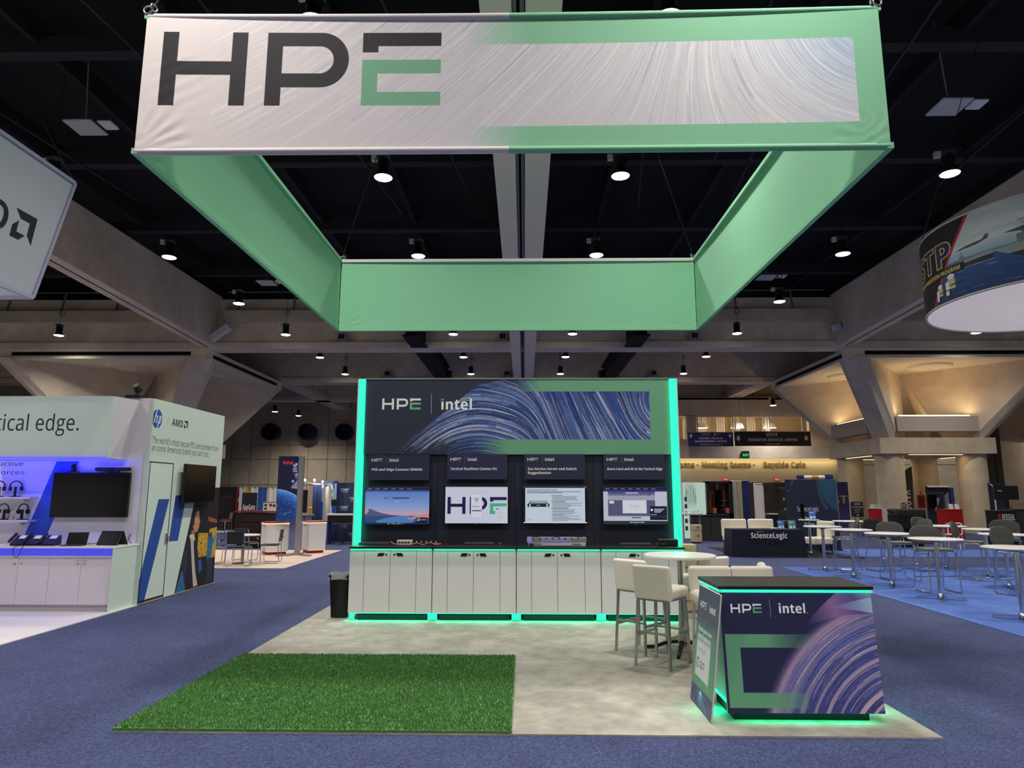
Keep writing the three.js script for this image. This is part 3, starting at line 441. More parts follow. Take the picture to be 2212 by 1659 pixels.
// ---------- four televisions ----------
const screens = [
  (x, W, H) => { const g = x.createLinearGradient(0, 0, 0, H); g.addColorStop(0, '#5f86d6'); g.addColorStop(.5, '#8fb0ec'); g.addColorStop(.72, '#d9b5cf'); g.addColorStop(1, '#3f6eb5'); x.fillStyle = g; x.fillRect(0, 0, W, H); x.fillStyle = '#22264a'; x.fillRect(0, 0, W, 30); x.fillStyle = '#4a5fa0'; x.fillRect(0, 30, W, 20); for (let i = 0; i < 6; i++) { x.fillStyle = '#9aa4cc'; x.fillRect(20 + i * 100, 9, 60, 7); }
    x.fillStyle = '#48597f'; x.fillRect(240, 122, 310, 20); x.fillStyle = '#c7d2ea'; x.fillRect(262, 129, 80, 6); x.fillRect(360, 172, 60, 5);
    x.fillStyle = '#576592'; x.beginPath(); x.moveTo(0, 330); x.bezierCurveTo(30, 270, 60, 262, 110, 290); x.bezierCurveTo(220, 340, 330, 350, 470, 362); x.lineTo(0, 400); x.fill(); x.fillStyle = '#e7a3a0'; x.beginPath(); x.moveTo(0, 300); x.lineTo(40, 280); x.lineTo(48, 312); x.lineTo(0, 350); x.fill();
    x.fillStyle = '#33558f'; x.fillRect(0, 365, W, 92); x.fillStyle = '#5a8fce'; x.beginPath(); x.moveTo(140, 430); x.bezierCurveTo(300, 360, 450, 360, 560, 372); x.bezierCurveTo(640, 400, 660, 420, 560, 457); x.lineTo(160, 457); x.fill(); x.fillStyle = '#e39a92'; x.beginPath(); x.moveTo(520, 395); x.lineTo(800, 325); x.lineTo(800, 385); x.lineTo(560, 405); x.fill();
    x.fillStyle = '#1d2238'; x.fillRect(640, 382, 140, 68); x.fillStyle = '#d8dcec'; x.fillRect(650, 392, 40, 6); x.fillRect(650, 408, 120, 6); x.fillRect(650, 418, 36, 6); x.fillStyle = '#23345f'; x.fillRect(0, 450, W, 25); for (let i = 0; i < 9; i++) { x.fillStyle = ['#e8ecf4', '#c96a5a', '#6fa8e0'][i % 3]; x.fillRect(290 + i * 22, 456, 13, 12); } },
  (x, W, H) => { x.fillStyle = '#dfe4f8'; x.fillRect(0, 0, W, H); hpeMark(x, 28, 130, 218, '#211f52', '#4fc294'); x.fillStyle = '#eceffc'; x.fillRect(330, 68, 140, 330); x.strokeStyle = '#b4b8cc'; x.lineWidth = 3; x.strokeRect(330, 68, 140, 330); x.fillStyle = '#8d92ac'; x.fillRect(336, 84, 128, 4); x.strokeStyle = '#2a2c4a'; x.lineWidth = 7; for (let k = 0; k < 6; k++) { const a = k * 1.047 + .52; x.beginPath(); x.moveTo(400 + Math.cos(a) * 9, 165 + Math.sin(a) * 9); x.lineTo(400 + Math.cos(a) * (k % 2 ? 36 : 24), 165 + Math.sin(a) * (k % 2 ? 36 : 24)); x.stroke(); } x.fillStyle = '#5b5f7c'; x.fillRect(345, 248, 96, 7); x.fillStyle = '#1d1f3f'; x.fillRect(345, 300, 116, 12); x.fillStyle = '#e3eef6'; x.fillRect(640, 250, 150, 215); for (let i = 0; i < 9; i++) { x.fillStyle = '#b6c0d2'; x.fillRect(655, 268 + i * 20, 110 - (i % 3) * 26, 4); } x.fillStyle = '#5f6a94'; x.fillRect(650, 276, 24, 14); for (let i = 0; i < 6; i++) { x.fillStyle = '#6a6f8c'; x.fillRect(345 + i * 22, 458, 8, 6); } },
  (x, W, H) => { x.fillStyle = '#0c0e1c'; x.fillRect(0, 0, W, H); x.fillStyle = '#3b4160'; x.fillRect(0, 0, W, 16); x.fillStyle = '#d23c4a'; x.fillRect(765, 0, 35, 20); x.fillStyle = '#dbe9f8'; x.fillRect(22, 16, 756, 438); x.fillStyle = '#e8ecf4'; x.fillRect(0, 454, W, 14); text(x, 'Shipboard Ready HPE TR 360 Gen11 Server', 46, 50, 24, '#3a4052', 'left', 'bold', 380); for (let k = 0; k < 2; k++) { x.fillStyle = '#5a6074'; x.fillRect(46, 60 + k * 16, 680 - k * 230, 7); }
    for (let i = 0; i < 24; i++) { x.fillStyle = i % 6 === 0 ? '#444a60' : '#7d8598'; x.fillRect(i % 6 === 0 ? 350 : 362, 110 + i * 14, [210, 380, 300, 400, 360, 260][i % 6] * (.7 + .3 * ((i * 7) % 5) / 4), 6); }
    x.fillStyle = '#8c93a2'; x.beginPath(); x.moveTo(85, 180); x.lineTo(285, 180); x.lineTo(320, 222); x.lineTo(55, 222); x.fill(); x.fillStyle = '#b9bfc9'; x.beginPath(); x.moveTo(105, 184); x.lineTo(270, 184); x.lineTo(290, 206); x.lineTo(90, 206); x.fill(); x.fillStyle = '#22262f'; x.fillRect(50, 220, 276, 40); x.fillStyle = '#e7ebf0'; x.fillRect(72, 226, 20, 30); x.fillRect(288, 226, 20, 30); x.fillStyle = '#3fb6a4'; x.fillRect(165, 234, 44, 14); x.strokeStyle = '#555c6e'; x.lineWidth = 2; x.strokeRect(46, 416, 60, 14); },
  (x, W, H) => { x.fillStyle = '#d6d8ea'; x.fillRect(0, 0, W, H); x.fillStyle = '#1d1f52'; x.fillRect(0, 0, W, 26); x.fillStyle = '#34367a'; x.fillRect(0, 26, W, 22); for (let i = 0; i < 7; i++) { x.fillStyle = '#a7abd0'; x.fillRect(28 + i * 96, 10, 54, 7); } x.fillStyle = '#5d5f93'; x.fillRect(58, 48, 590, 50); x.fillStyle = '#c4c6e0'; x.fillRect(280, 58, 160, 18); for (let i = 0; i < 11; i++) { x.fillStyle = '#b4b6d4'; x.fillRect(66 + i * 46, 82, 28, 7); } x.fillStyle = '#d89a86'; x.fillRect(600, 80, 40, 14); x.fillStyle = '#b3b4cc'; x.fillRect(58, 98, 590, 62); x.fillStyle = '#5f6084'; x.fillRect(58, 160, 590, 200); x.fillStyle = '#eef0fa'; x.fillRect(74, 168, 60, 34); x.fillRect(240, 160, 300, 168); text(x, 'Click to add title', 390, 238, 17, '#777a92', 'center'); text(x, 'Click to add subtitle', 390, 262, 10, '#8a8da4', 'center'); x.fillStyle = '#7c7ea4'; x.fillRect(58, 352, 590, 14); x.fillStyle = '#4d62a8'; x.fillRect(350, 376, 118, 14);
    x.fillStyle = '#161c33'; x.fillRect(580, 236, 215, 176); x.fillStyle = '#e6eaf6'; x.beginPath(); x.arc(604, 284, 16, 0, 7); x.fill(); for (let k = 0; k < 5; k++) x.fillRect(634, 268 + k * 11, 130 - k * 12, 5); x.fillRect(586, 340, 80, 6); x.fillStyle = '#2c3452'; x.fillRect(586, 356, 200, 22); x.fillStyle = '#1f3a44'; x.fillRect(0, 424, W, 44); for (let i = 0; i < 7; i++) { x.fillStyle = ['#e8ecf4', '#8fd0e8', '#d6d0e0'][i % 3]; x.fillRect(330 + i * 26, 436, 16, 14); } },
];
['landscape wallpaper with dunes and a lake', 'HPE logo under a phone app window', 'document page beside a rack server picture', 'presentation window with a blank slide'].forEach((d, i) => {
  const [x0, x1, y0] = [[-2.375, -1.4, 1.295], [-1.18, -.235, 1.31], [-.02, .935, 1.315], [1.16, 2.12, 1.3]][i], w = x1 - x0, h = .552;
  const t = thing('television', `flat wall television showing a ${d}`, 'television', [(x0 + x1) / 2, y0, ZW + .01]);
  part(t, 'case', rbx(w, h, .04, .008, 0, h / 2, .07), M.black); part(t, 'wall_mount', bx(.36, .26, .06, 0, h / 2, .025), M.charcoal); part(t, 'badge', bx(.05, .012, .01, 0, -.004, .085), M.charcoal);
  const tx = canvas(800, 468, (x, W, H) => screens[i](x, W, H)), s = part(t, 'screen', new THREE.PlaneGeometry(w - .02, h - .022).translate(0, h / 2, .0915), lit(tx, 1.05), 'lit screen picture');
  rect(w - .04, h - .04, [0x7f9fdc, 0xdfe4f8, 0xcfe0f4, 0xa9a9cc][i], .9, [(x0 + x1) / 2, y0 + h / 2, ZW + .105], [(x0 + x1) / 2, y0 + h / 2, ZW + 3]);
});
// ---------- four cabinets with worktops ----------
const ZC = -9.7, cabX = [-2.455, -1.285, -.112, 1.068, 2.235];
function cabinet(i, label) {
  const x0 = cabX[i], w = cabX[i + 1] - x0, t = thing('display_cabinet', label, 'cabinet', [x0 + w / 2, .012, ZC], 0, 'white cabinets under the display wall');
  const d = .5; const zf = .0;
  part(t, 'carcass', [bx(w - .006, .86, d - .03, 0, .535, -d / 2 - .02)], M.white);
  const e = [-w / 2 + .003, -w / 2 + .212, -w / 2 + .575, w / 2 - .226, w / 2 - .003];
  part(t, 'side_panel', bx(e[1] - e[0] - .006, .85, .02, (e[0] + e[1]) / 2, .535, -.01), M.white); part(t, 'side_panel', bx(e[4] - e[3] - .006, .85, .02, (e[3] + e[4]) / 2, .535, -.01), M.white);
  for (const k of [0, 1]) {
    const a = e[1 + k] + .003, b = e[2 + k] - .003, dr = part(t, 'door', bx(b - a, .85, .02, (a + b) / 2, .535, -.01), M.white), s = k ? -1 : 1, hx = k ? a + .125 : b - .125;
    const pull = mesh('pull', poly([[-.055, -.02], [.028, -.02], [.045, .02], [-.035, .02]].map(([p, q]) => [s * p, q]), .006, .002).translate(hx, .895, -.001), M.matte); dr.add(pull); const lk = mesh('lock', cyl(.014, .014, .012, 0, 0, 0, 14).rotateX(Math.PI / 2).translate(hx + s * .072, .895, .002), M.charcoal); dr.add(lk);
  }
  part(t, 'toe_kick', bx(w - .2, .1, .3, i === 0 ? .02 : 0, .05, -.24), M.matte);
  part(t, 'base_strip', bx(w - .1, .012, .025, 0, .1, -.045), M.led, 'mint light strip under the doors');
  part(t, 'corner_light', bx(i ? .13 : .07, .085, .03, -w / 2 + (i ? 0 : .04), .05, -.09), M.led, 'mint glowing gap between the toe kicks'); if (i === 3) part(t, 'corner_light', bx(.07, .085, .03, w / 2 - .04, .05, -.09), M.led);
  rect(w - .12, .05, 0x12ffb0, 26, [x0 + w / 2, .095, ZC - .05], [x0 + w / 2, 0, ZC - .03]);
  rect(.14, .06, 0x12ffb0, 20, [x0 + .02, .07, ZC - .12], [x0 + .02, .05, ZC + 2]);
  part(t, 'worktop', rbx(w - .004, .028, .58, .004, 0, .992, -.25), M.black);
  const st = part(t, 'edge_strip', bx(w - .03, .018, .012, 0, .966, .012), M.led, 'mint light strip under the worktop edge');
  rect(w - .04, .018, 0x12ffb0, 10, [x0 + w / 2, .975, ZC + .024], [x0 + w / 2, .1, ZC + .6]);
  return t;
}
['white cabinet below the P5G and Edge Connect sign', 'white cabinet below the Tactical Resilient Comms sign', 'white cabinet below the Sea Service Server sign', 'white cabinet below the Azure Local sign, partly behind the bar table'].forEach((l, i) => cabinet(i, l));
const TOP = 1.018;
function keyboard(x, z, turn, label, w = .44) {
  const t = thing('keyboard', label, 'keyboard', [x, TOP, z], turn, 'keyboards on the worktops');
  part(t, 'tray', rbx(w, .018, .14, .006, 0, .009, 0), M.charcoal); const k = [];
  for (let r = 0; r < 5; r++) for (let i = 0; i < 20; i++) k.push(bx(w / 22, .009, .019, -w / 2 + w / 40 + (i + .25) * w / 20.4, .02 + (4 - r) * .0012, -.052 + r * .026));
  part(t, 'keys', k, S(0x55565a, .4)).userData.kind = 'stuff'; return t;
}
keyboard(-2.2, -10.12, 0, 'black keyboard beside the orange cable'); keyboard(-.66, -10.14, 0, 'black keyboard below the HPE phone app screen'); keyboard(1.62, -10.12, 0, 'black keyboard below the presentation screen', .46);
const mouse = (x, z, label) => { const t = thing('computer_mouse', label, 'mouse', [x, TOP, z], .2, 'mice on the worktops'); part(t, 'shell', new THREE.SphereGeometry(.034, 16, 10, 0, 6.3, 0, 1.57).scale(.95, .9, 1.6), M.charcoal); part(t, 'wheel', cyl(.007, .007, .01, 0, .028, .03, 10).rotateZ(0), M.grey); };
mouse(-1.93, -10.1, 'black mouse between keyboard and orange cable'); mouse(-.36, -10.12, 'dark mouse below the HPE phone app screen'); mouse(1.93, -10.1, 'black mouse beside the small black computer');
{
  const t = thing('network_module', 'small pale metal network module with orange cables', 'network device', [-1.72, TOP, -10.05], .05); part(t, 'body', rbx(.22, .06, .14, .006, -.02, .035, -.02), M.pale); for (let i = 0; i < 4; i++) part(t, 'port', bx(.03, .02, .004, -.095 + i * .045, .035, .052), M.charcoal); part(t, 'rail', bx(.5, .03, .05, .26, .016, -.03), M.darkMetal); for (let i = 0; i < 6; i++) part(t, 'jack', bx(.025, .025, .02, .08 + i * .07, .04, -.01), M.grey);
  const c = [[-.22, .05, .06], [-.16, .02, .1], [-.05, .01, .13], [.08, .01, .13], [.18, .03, .1], [.26, .012, .13], [.36, .035, .09], [.44, .012, .12], [.52, .02, .1], [.4, .02, .05]];
  single('network_cable', smooth(c.map(([a, b, q]) => [a - 1.72, b + TOP, q - 10.05]), .006, 80, 6), S(0xc9744a, .5), 'orange network cable lying along the worktop edge', 'cable');
}
{
  const t = thing('rack_server', 'two clear-lidded silver rack servers stacked on the worktop', 'server', [.46, TOP, -9.88], 0);
  t.userData.label = 'flat silver rack switch with purple lit corner, bottom of the pair'; t.name = 'rack_switch';
  part(t, 'chassis', rbx(.82, .05, .22, .004, 0, .026, 0), M.alu); part(t, 'front_slot', bx(.42, .024, .006, -.0, .028, .112), M.pale); part(t, 'latch', bx(.06, .036, .01, -.36, .026, .113), M.charcoal); part(t, 'latch', bx(.06, .036, .01, .37, .026, .113), M.pale);
  const u = thing('rack_server', 'silver rack server with purple tinted front, resting on the flat switch', 'server', [.46, TOP + .051, -9.9]);
  part(u, 'chassis', rbx(.84, .07, .24, .004, 0, .036, 0), M.alu); part(u, 'front_glass', bx(.44, .05, .004, 0, .036, .123), S(0x8f88d0, .25)); for (const q of [-.3, 0, .32]) part(u, 'handle', bx(.1, .018, .05, q, .08, .06), M.charcoal); part(u, 'status_light', bx(.06, .05, .006, -.39, .036, .122), glow(new THREE.Color(.25, .2, 1), 1.2)); for (let i = 0; i < 8; i++) part(u, 'port', bx(.02, .02, .004, -.33 + i * .09, .06, .126), M.charcoal);
}
{
  const t = thing('mini_computer', 'small black computer box at the end of the worktop', 'computer', [2.07, TOP, -10.02], -.12); part(t, 'case', rbx(.27, .085, .24, .006, 0, .048, 0), M.charcoal); part(t, 'front_bezel', bx(.25, .07, .006, 0, .045, .122), M.blackGloss); for (const q of [-.08, -.04]) part(t, 'port', bx(.02, .01, .004, q, .03, .127), M.grey); for (const [a, b] of [[-.1, -.09], [.1, .09]]) part(t, 'foot', cyl(.012, .012, .008, a, .004, b, 8), M.rubber);
}
{ // crates behind the wall end
  const t = thing('equipment_crate', 'tan slatted crate standing behind the glowing wall end', 'crate', [2.46, .013, -10.62]);
  part(t, 'core', bx(.28, .98, .36, 0, .49, 0), M.tanBox); for (let i = 0; i < 6; i++) part(t, 'slat', bx(.3, .12, .02, 0, .09 + i * .16, .19), M.tanBox); part(t, 'upright', bx(.03, .98, .03, -.13, .49, .21), M.alu); part(t, 'upright', bx(.03, .98, .03, .13, .49, .21), M.alu);
}
// ---------- trash can ----------
{
  const t = thing('trash_can', 'black tapered trash can with a clear bag, beside the white cabinets', 'trash can', [-2.64, .012, -10.0]);
  const g = new THREE.CylinderGeometry(.19, .145, .56, 4, 1, true).rotateY(Math.PI / 4).scale(1.0, 1, .8); part(t, 'bin', [g.translate(0, .29, 0), bx(.2, .01, .16, 0, .012, 0)], new THREE.MeshStandardMaterial({ color: 0x0b0c0d, roughness: .5, side: THREE.DoubleSide }));
  part(t, 'rim', [bx(.29, .03, .02, 0, .575, .105), bx(.29, .03, .02, 0, .575, -.105), bx(.02, .03, .22, .135, .575, 0), bx(.02, .03, .22, -.135, .575, 0)], M.black);
  const bag = new THREE.CylinderGeometry(.21, .205, .1, 24, 3, true).rotateY(.4).scale(1, 1, .8), p = bag.attributes.position; for (let i = 0; i < p.count; i++) { const k = 1 + rr(-.06, .06); p.setXYZ(i, p.getX(i) * k, p.getY(i) + rr(-.012, .012), p.getZ(i) * k); } bag.computeVertexNormals(); part(t, 'bag', bag.scale(.86, 1, .86).translate(0, .575, 0), new THREE.MeshPhysicalMaterial({ color: 0xeaf4ef, roughness: .35, transmission: .6, thickness: 0, side: THREE.DoubleSide }));
}
// ---------- bar table and white stools ----------
{
  const t = thing('bar_table', 'round white bar table on clustered steel poles with a black star base', 'table', [1.78, .0145, -7.98]);
  part(t, 'table_top', lathe([[0, 1.058], [.392, 1.058], [.402, 1.052], [.402, 1.028], [.395, 1.022], [0, 1.022]], 56), M.whiteGloss);
  for (let i = 0; i < 4; i++) { const a = i * Math.PI / 2 + .5; part(t, 'pole', cyl(.011, .011, .98, Math.cos(a) * .021, .53, Math.sin(a) * .021, 12), M.steel); }
  part(t, 'collar', lathe([[.05, .1], [.06, .1], [.05, .2], [.035, .26], [0, .26]], 20), M.steel); part(t, 'top_flange', lathe([[0, 1.02], [.1, 1.02], [.095, 1.005], [.04, .98], [0, .98]], 20), M.steel);
  for (let i = 0; i < 4; i++) { const a = i * Math.PI / 2 + .35, c = Math.cos(a), s = Math.sin(a); part(t, 'foot', [0, 1, 2, 3].map((k) => flat([c * (.02 + k * .095), .105 - k * k * .0085, s * (.02 + k * .095)], [c * (.02 + (k + 1.05) * .095), .105 - (k + 1) * (k + 1) * .0085 + (k === 3 ? .052 : 0), s * (.02 + (k + 1.05) * .095)], .05 - k * .006, .035)), M.black); }
}
function stoolParts(t) {
  // upholstered shell: seat and back, softly rounded
  const seat = new RoundedBoxGeometry(.43, .115, .43, 5, .045); { const p = seat.attributes.position; for (let i = 0; i < p.count; i++) if (p.getY(i) > .02) p.setY(i, p.getY(i) + .012 * Math.cos(p.getX(i) * 6) * Math.cos(p.getZ(i) * 6)); seat.computeVertexNormals(); } part(t, 'seat', seat.translate(0, .725, .02), M.leather);
  const back = new RoundedBoxGeometry(.43, .36, .085, 5, .035); { const p = back.attributes.position; for (let i = 0; i < p.count; i++) { const y = p.getY(i) + .18; p.setZ(i, p.getZ(i) - .16 * y * y - .08 * y + .05 * (p.getX(i) * p.getX(i)) * 6 * .25); p.setX(i, p.getX(i) * (1 - .03 * (1 - y / .36))); } back.computeVertexNormals(); } part(t, 'backrest', back.translate(0, .83, -.165), M.leather);
  const P = [[-.17, -.19, -.195, -.225], [.17, -.19, .195, -.225], [-.17, .2, -.195, .225], [.17, .2, .195, .225]];
  for (const [a, b, c, d] of P) part(t, 'leg', bar([a, .665, b], [c, 0, d], .026, .026), M.steel);
  part(t, 'apron', [bx(.36, .024, .024, 0, .663, -.19), bx(.36, .024, .024, 0, .663, .2), bx(.024, .024, .39, -.17, .663, 0), bx(.024, .024, .39, .17, .663, 0)], M.steel);
  for (const s of [-1, 1]) part(t, 'stretcher', bar([s * .185, .3, -.21], [s * .185, .3, .215], .018, .03), M.steel);
  part(t, 'stretcher', bar([-.185, .335, -.207], [.185, .335, -.207], .018, .03), M.steel); part(t, 'stretcher', bar([-.183, .33, .213], [.183, .33, .213], .018, .03), M.steel);
}
const stool0 = thing('bar_stool', 'white leather bar stool with its back to the turf mat', 'bar stool', [1.44, .0145, -7.4], Math.atan2(.31, -.39), 'white bar stools'); stoolParts(stool0);
copyOf(stool0, [1.33, .0145, -8.02], Math.PI / 4.1, 'white leather bar stool turned sideways in front of the white cabinet door');
copyOf(stool0, [2.14, .0145, -8.4], -.5, 'white leather bar stool behind the bar table, seat facing the table');
copyOf(stool0, [1.9, .0145, -6.98], Math.PI, 'white leather bar stool behind the podium, back edge at its shorter side');
copyOf(stool0, [2.33, .0145, -6.98], Math.PI, 'white leather bar stool close behind the middle of the podium');
copyOf(stool0, [2.33, .0145, -7.5], -1.3, 'white leather bar stool turned askew behind the other podium stools');
// ---------- podium ----------
{
  const t = thing('podium', 'navy swirl print podium with a black top and mint edge light', 'podium', [2.18, .012, -5.62]);
  const fr = canvas(1400, 1040, (x, W, H) => {
    x.fillStyle = '#20234a'; x.fillRect(0, 0, W, H);
    const py = (Y) => (.965 - Y) / .89 * H, pxx = (X) => (X - 1.57) / 1.21 * W;
    const arc = (u, v) => { const dx = (u - 1.22) * W, dy = (v - 1.38) * H; return Math.atan2(dx, -dy) ; };
    const rad = (u, v) => Math.hypot((u - 1.22) * W, (v - 1.38) * H);
    const inside = (u, v) => rad(u, v) < 1330 && rad(u, v) > 0;
    x.save(); x.beginPath(); x.arc(1.22 * W, 1.38 * H, 1440, 0, 7); x.clip();
    const g = x.createRadialGradient(1.22 * W, 1.38 * H, 400, 1.22 * W, 1.38 * H, 1440); g.addColorStop(0, '#3a3a78'); g.addColorStop(.4, '#3c3f86'); g.addColorStop(.75, '#4a4a90'); g.addColorStop(.92, '#a98fb0'); g.addColorStop(1, 'rgba(90,74,128,0)'); x.fillStyle = g; x.fillRect(0, 0, W, H);
    streaks(x, W, H, 900, arc, ['#26296a', '#2f3c92', '#5a63b4', '#8d86bd', '#c2b2c4', '#6d79c4', '#2b4f9e'], { len: [120, 640], wid: [1.5, 8], alpha: [.2, .7], keep: inside });
    streaks(x, W, H, 320, arc, ['#d9c7cf', '#e6d6d8', '#b9a9c6', '#7fb0cf', '#ffffff'], { len: [160, 700], wid: [1, 4], alpha: [.25, .8], keep: inside });
    x.strokeStyle = '#cdb9bf'; for (const [r, w, a] of [[560, 26, .8], [650, 40, .85], [800, 22, .5], [905, 34, .65], [1010, 24, .55], [1120, 44, .4], [1230, 60, .25]]) { x.globalAlpha = a; x.lineWidth = w; x.beginPath(); x.arc(1.22 * W, 1.38 * H, r, 0, 7); x.stroke(); } x.globalAlpha = 1;
    streaks(x, W, H, 260, arc, ['#20225c', '#8a88c8', '#cfc6da'], { x0: 800, y0: 520, len: [100, 360], wid: [1, 3], alpha: [.3, .8], keep: (u, v) => rad(u, v) < 620 });
    x.restore();
    // purple veil and pale sky at the upper corner
    const veil = x.createLinearGradient(800, 330, 1400, 0); veil.addColorStop(0, 'rgba(160,120,170,0)'); veil.addColorStop(.45, '#8f6aa4'); veil.addColorStop(.75, '#5a4a92'); veil.addColorStop(1, '#7f9cc8'); x.fillStyle = veil; x.beginPath(); x.moveTo(720, 330); x.quadraticCurveTo(950, 90, 1080, 0); x.lineTo(1400, 0); x.lineTo(1400, 190); x.quadraticCurveTo(1050, 170, 720, 330); x.fill();
    const v2 = x.createLinearGradient(1000, 100, 1400, 60); v2.addColorStop(0, 'rgba(150,190,220,0)'); v2.addColorStop(1, '#a9c0dc'); x.fillStyle = v2; x.beginPath(); x.moveTo(1010, 130); x.quadraticCurveTo(1260, 60, 1400, 40); x.lineTo(1400, 180); x.quadraticCurveTo(1200, 140, 1010, 130); x.fill();
    for (let i = 0; i < 40; i++) { x.fillStyle = '#e9e4f2'; x.globalAlpha = rr(.3, .9); const q = rr(0, 6.28); x.beginPath(); x.arc(rr(500, 1350), rr(450, 1000), rr(1.5, 5), 0, 7); x.fill(); } x.globalAlpha = 1;
    // green bracket frame fading into the print
    const gg = x.createLinearGradient(0, 0, 900, 0); gg.addColorStop(0, '#64a27e'); gg.addColorStop(.45, '#64a27e'); gg.addColorStop(1, 'rgba(100,162,126,0)'); x.fillStyle = gg; x.fillRect(pxx(1.59) , py(.65), 860, py(.55) - py(.65)); x.fillRect(pxx(1.59), py(.22), 700, py(.11) - py(.22)); x.fillStyle = '#64a27e'; x.fillRect(pxx(1.59), py(.65), pxx(1.705) - pxx(1.59), py(.11) - py(.65));
    hpeMark(x, pxx(1.652), py(.88), py(.81) - py(.88), '#e9ebee', '#5fa680'); x.fillStyle = '#b7b8cc'; x.fillRect(pxx(1.966), py(.915), 3, py(.78) - py(.915)); intelMark(x, pxx(2.03), py(.81), py(.81) - py(.885), '#eff0f4');
  });
  board(t, 'front_board', 1.21, .89, .02, M.white, printed(fr, { roughness: .45 }), [0, .513, -.03], 0, 'front_print', -.1);
  const sd = canvas(512, 760, (x, W, H) => { x.fillStyle = '#454a66'; x.fillRect(0, 0, W, 260); const g = x.createLinearGradient(0, 200, 0, H); g.addColorStop(0, '#454a66'); g.addColorStop(.15, '#5f7f83'); g.addColorStop(.5, '#5f9b7d'); g.addColorStop(.78, '#5f9b7d'); g.addColorStop(.8, '#3f3f70'); g.addColorStop(1, '#34386c'); x.fillStyle = g; x.fillRect(0, 200, W, H); x.fillStyle = '#d3dade'; x.fillRect(60, 360, 330, 220); const g2 = x.createLinearGradient(0, 300, 0, 380); g2.addColorStop(0, 'rgba(211,218,222,0)'); g2.addColorStop(1, '#d3dade'); x.fillStyle = g2; x.fillRect(60, 300, 330, 62); hpeMark(x, 60, 95, 46, '#eceef0', '#8fb9a4'); x.fillStyle = '#a7abc0'; x.fillRect(270, 70, 3, 90); intelMark(x, 300, 141, 46, '#eff0f4'); text(x, 'Thank you to our', 62, 290, 40, '#eef1f2', 'left', 'bold', 360); text(x, 'special sponsors', 62, 334, 40, '#eef1f2', 'left', 'bold', 350); text(x, 'carahsoft', 90, 420, 46, '#8d99a6', 'left', '', 240); x.strokeStyle = '#3b4a6e'; x.lineWidth = 9; x.beginPath(); x.arc(110, 495, 30, .4, 5.4); x.stroke(); x.beginPath(); x.moveTo(90, 520); x.lineTo(140, 462); x.stroke(); text(x, 'GST', 160, 520, 64, '#3b4a6e', 'left', 'bold'); streaks(x, W, H, 90, () => .5, ['#8c8fc2', '#c9c4da', '#5a64a8'], { y0: 620, len: [60, 300], wid: [1, 4], alpha: [.2, .6] }); streaks(x, W, H, 18, () => .5, ['#ffffff', '#9aa0c4'], { y0: 500, y1: 580, x0: 240, x1: 380, len: [60, 140], wid: [1, 3], alpha: [.3, .6] }); });
  { const b = board(t, 'side_board', .64, .955, .012, M.offwhite, printed(sd, { roughness: .45 }), [-.68, .478, -.27], -Math.PI / 2, 'side_print', -.125); }
  part(t, 'body', bx(1.1, .86, .5, .01, .53, -.37), M.white); part(t, 'shelf_panel', bx(.02, .84, .5, .575, .54, -.37), M.white);
  part(t, 'plinth', bx(1.05, .1, .5, -.01, .05, -.3), M.matte);
  part(t, 'top_rail', bx(1.18, .03, .58, .01, .965, -.385), M.offwhite);
  part(t, 'edge_strip', [bx(1.2, .02, .012, .01, .97, -.068), bx(.012, .02, .6, -.6, .97, -.38)], M.led, 'mint light strip under the top'); part(t, 'strip_end', bx(.016, .026, .014, .616, .97, -.066), M.whiteGloss);
  part(t, 'podium_top', rbx(1.245, .028, .65, .004, .01, .996, -.385), S(0x141516, .42));
  part(t, 'base_strip', [bx(1.0, .012, .02, 0, .105, -.03), bx(.02, .012, .45, -.56, .105, -.3), bx(.02, .012, .45, .57, .105, -.3)], M.led, 'mint light strip under the body');
  rect(1.05, .05, 0x12ffb0, 34, [2.18, .11, -5.655], [2.18, 0, -5.62]); rect(.05, .45, 0x12ffb0, 48, [1.6, .1, -5.92], [1.57, 0, -5.92]); rect(.06, .45, 0x12ffb0, 34, [2.78, .1, -5.92], [2.86, 0, -5.92]);
  rect(1.2, .02, 0x12ffb0, 8, [2.19, .985, -5.68], [2.19, .3, -5.4]); rect(.5, .02, 0x12ffb0, 8, [1.56, .982, -5.92], [1.2, .3, -5.92]);
}

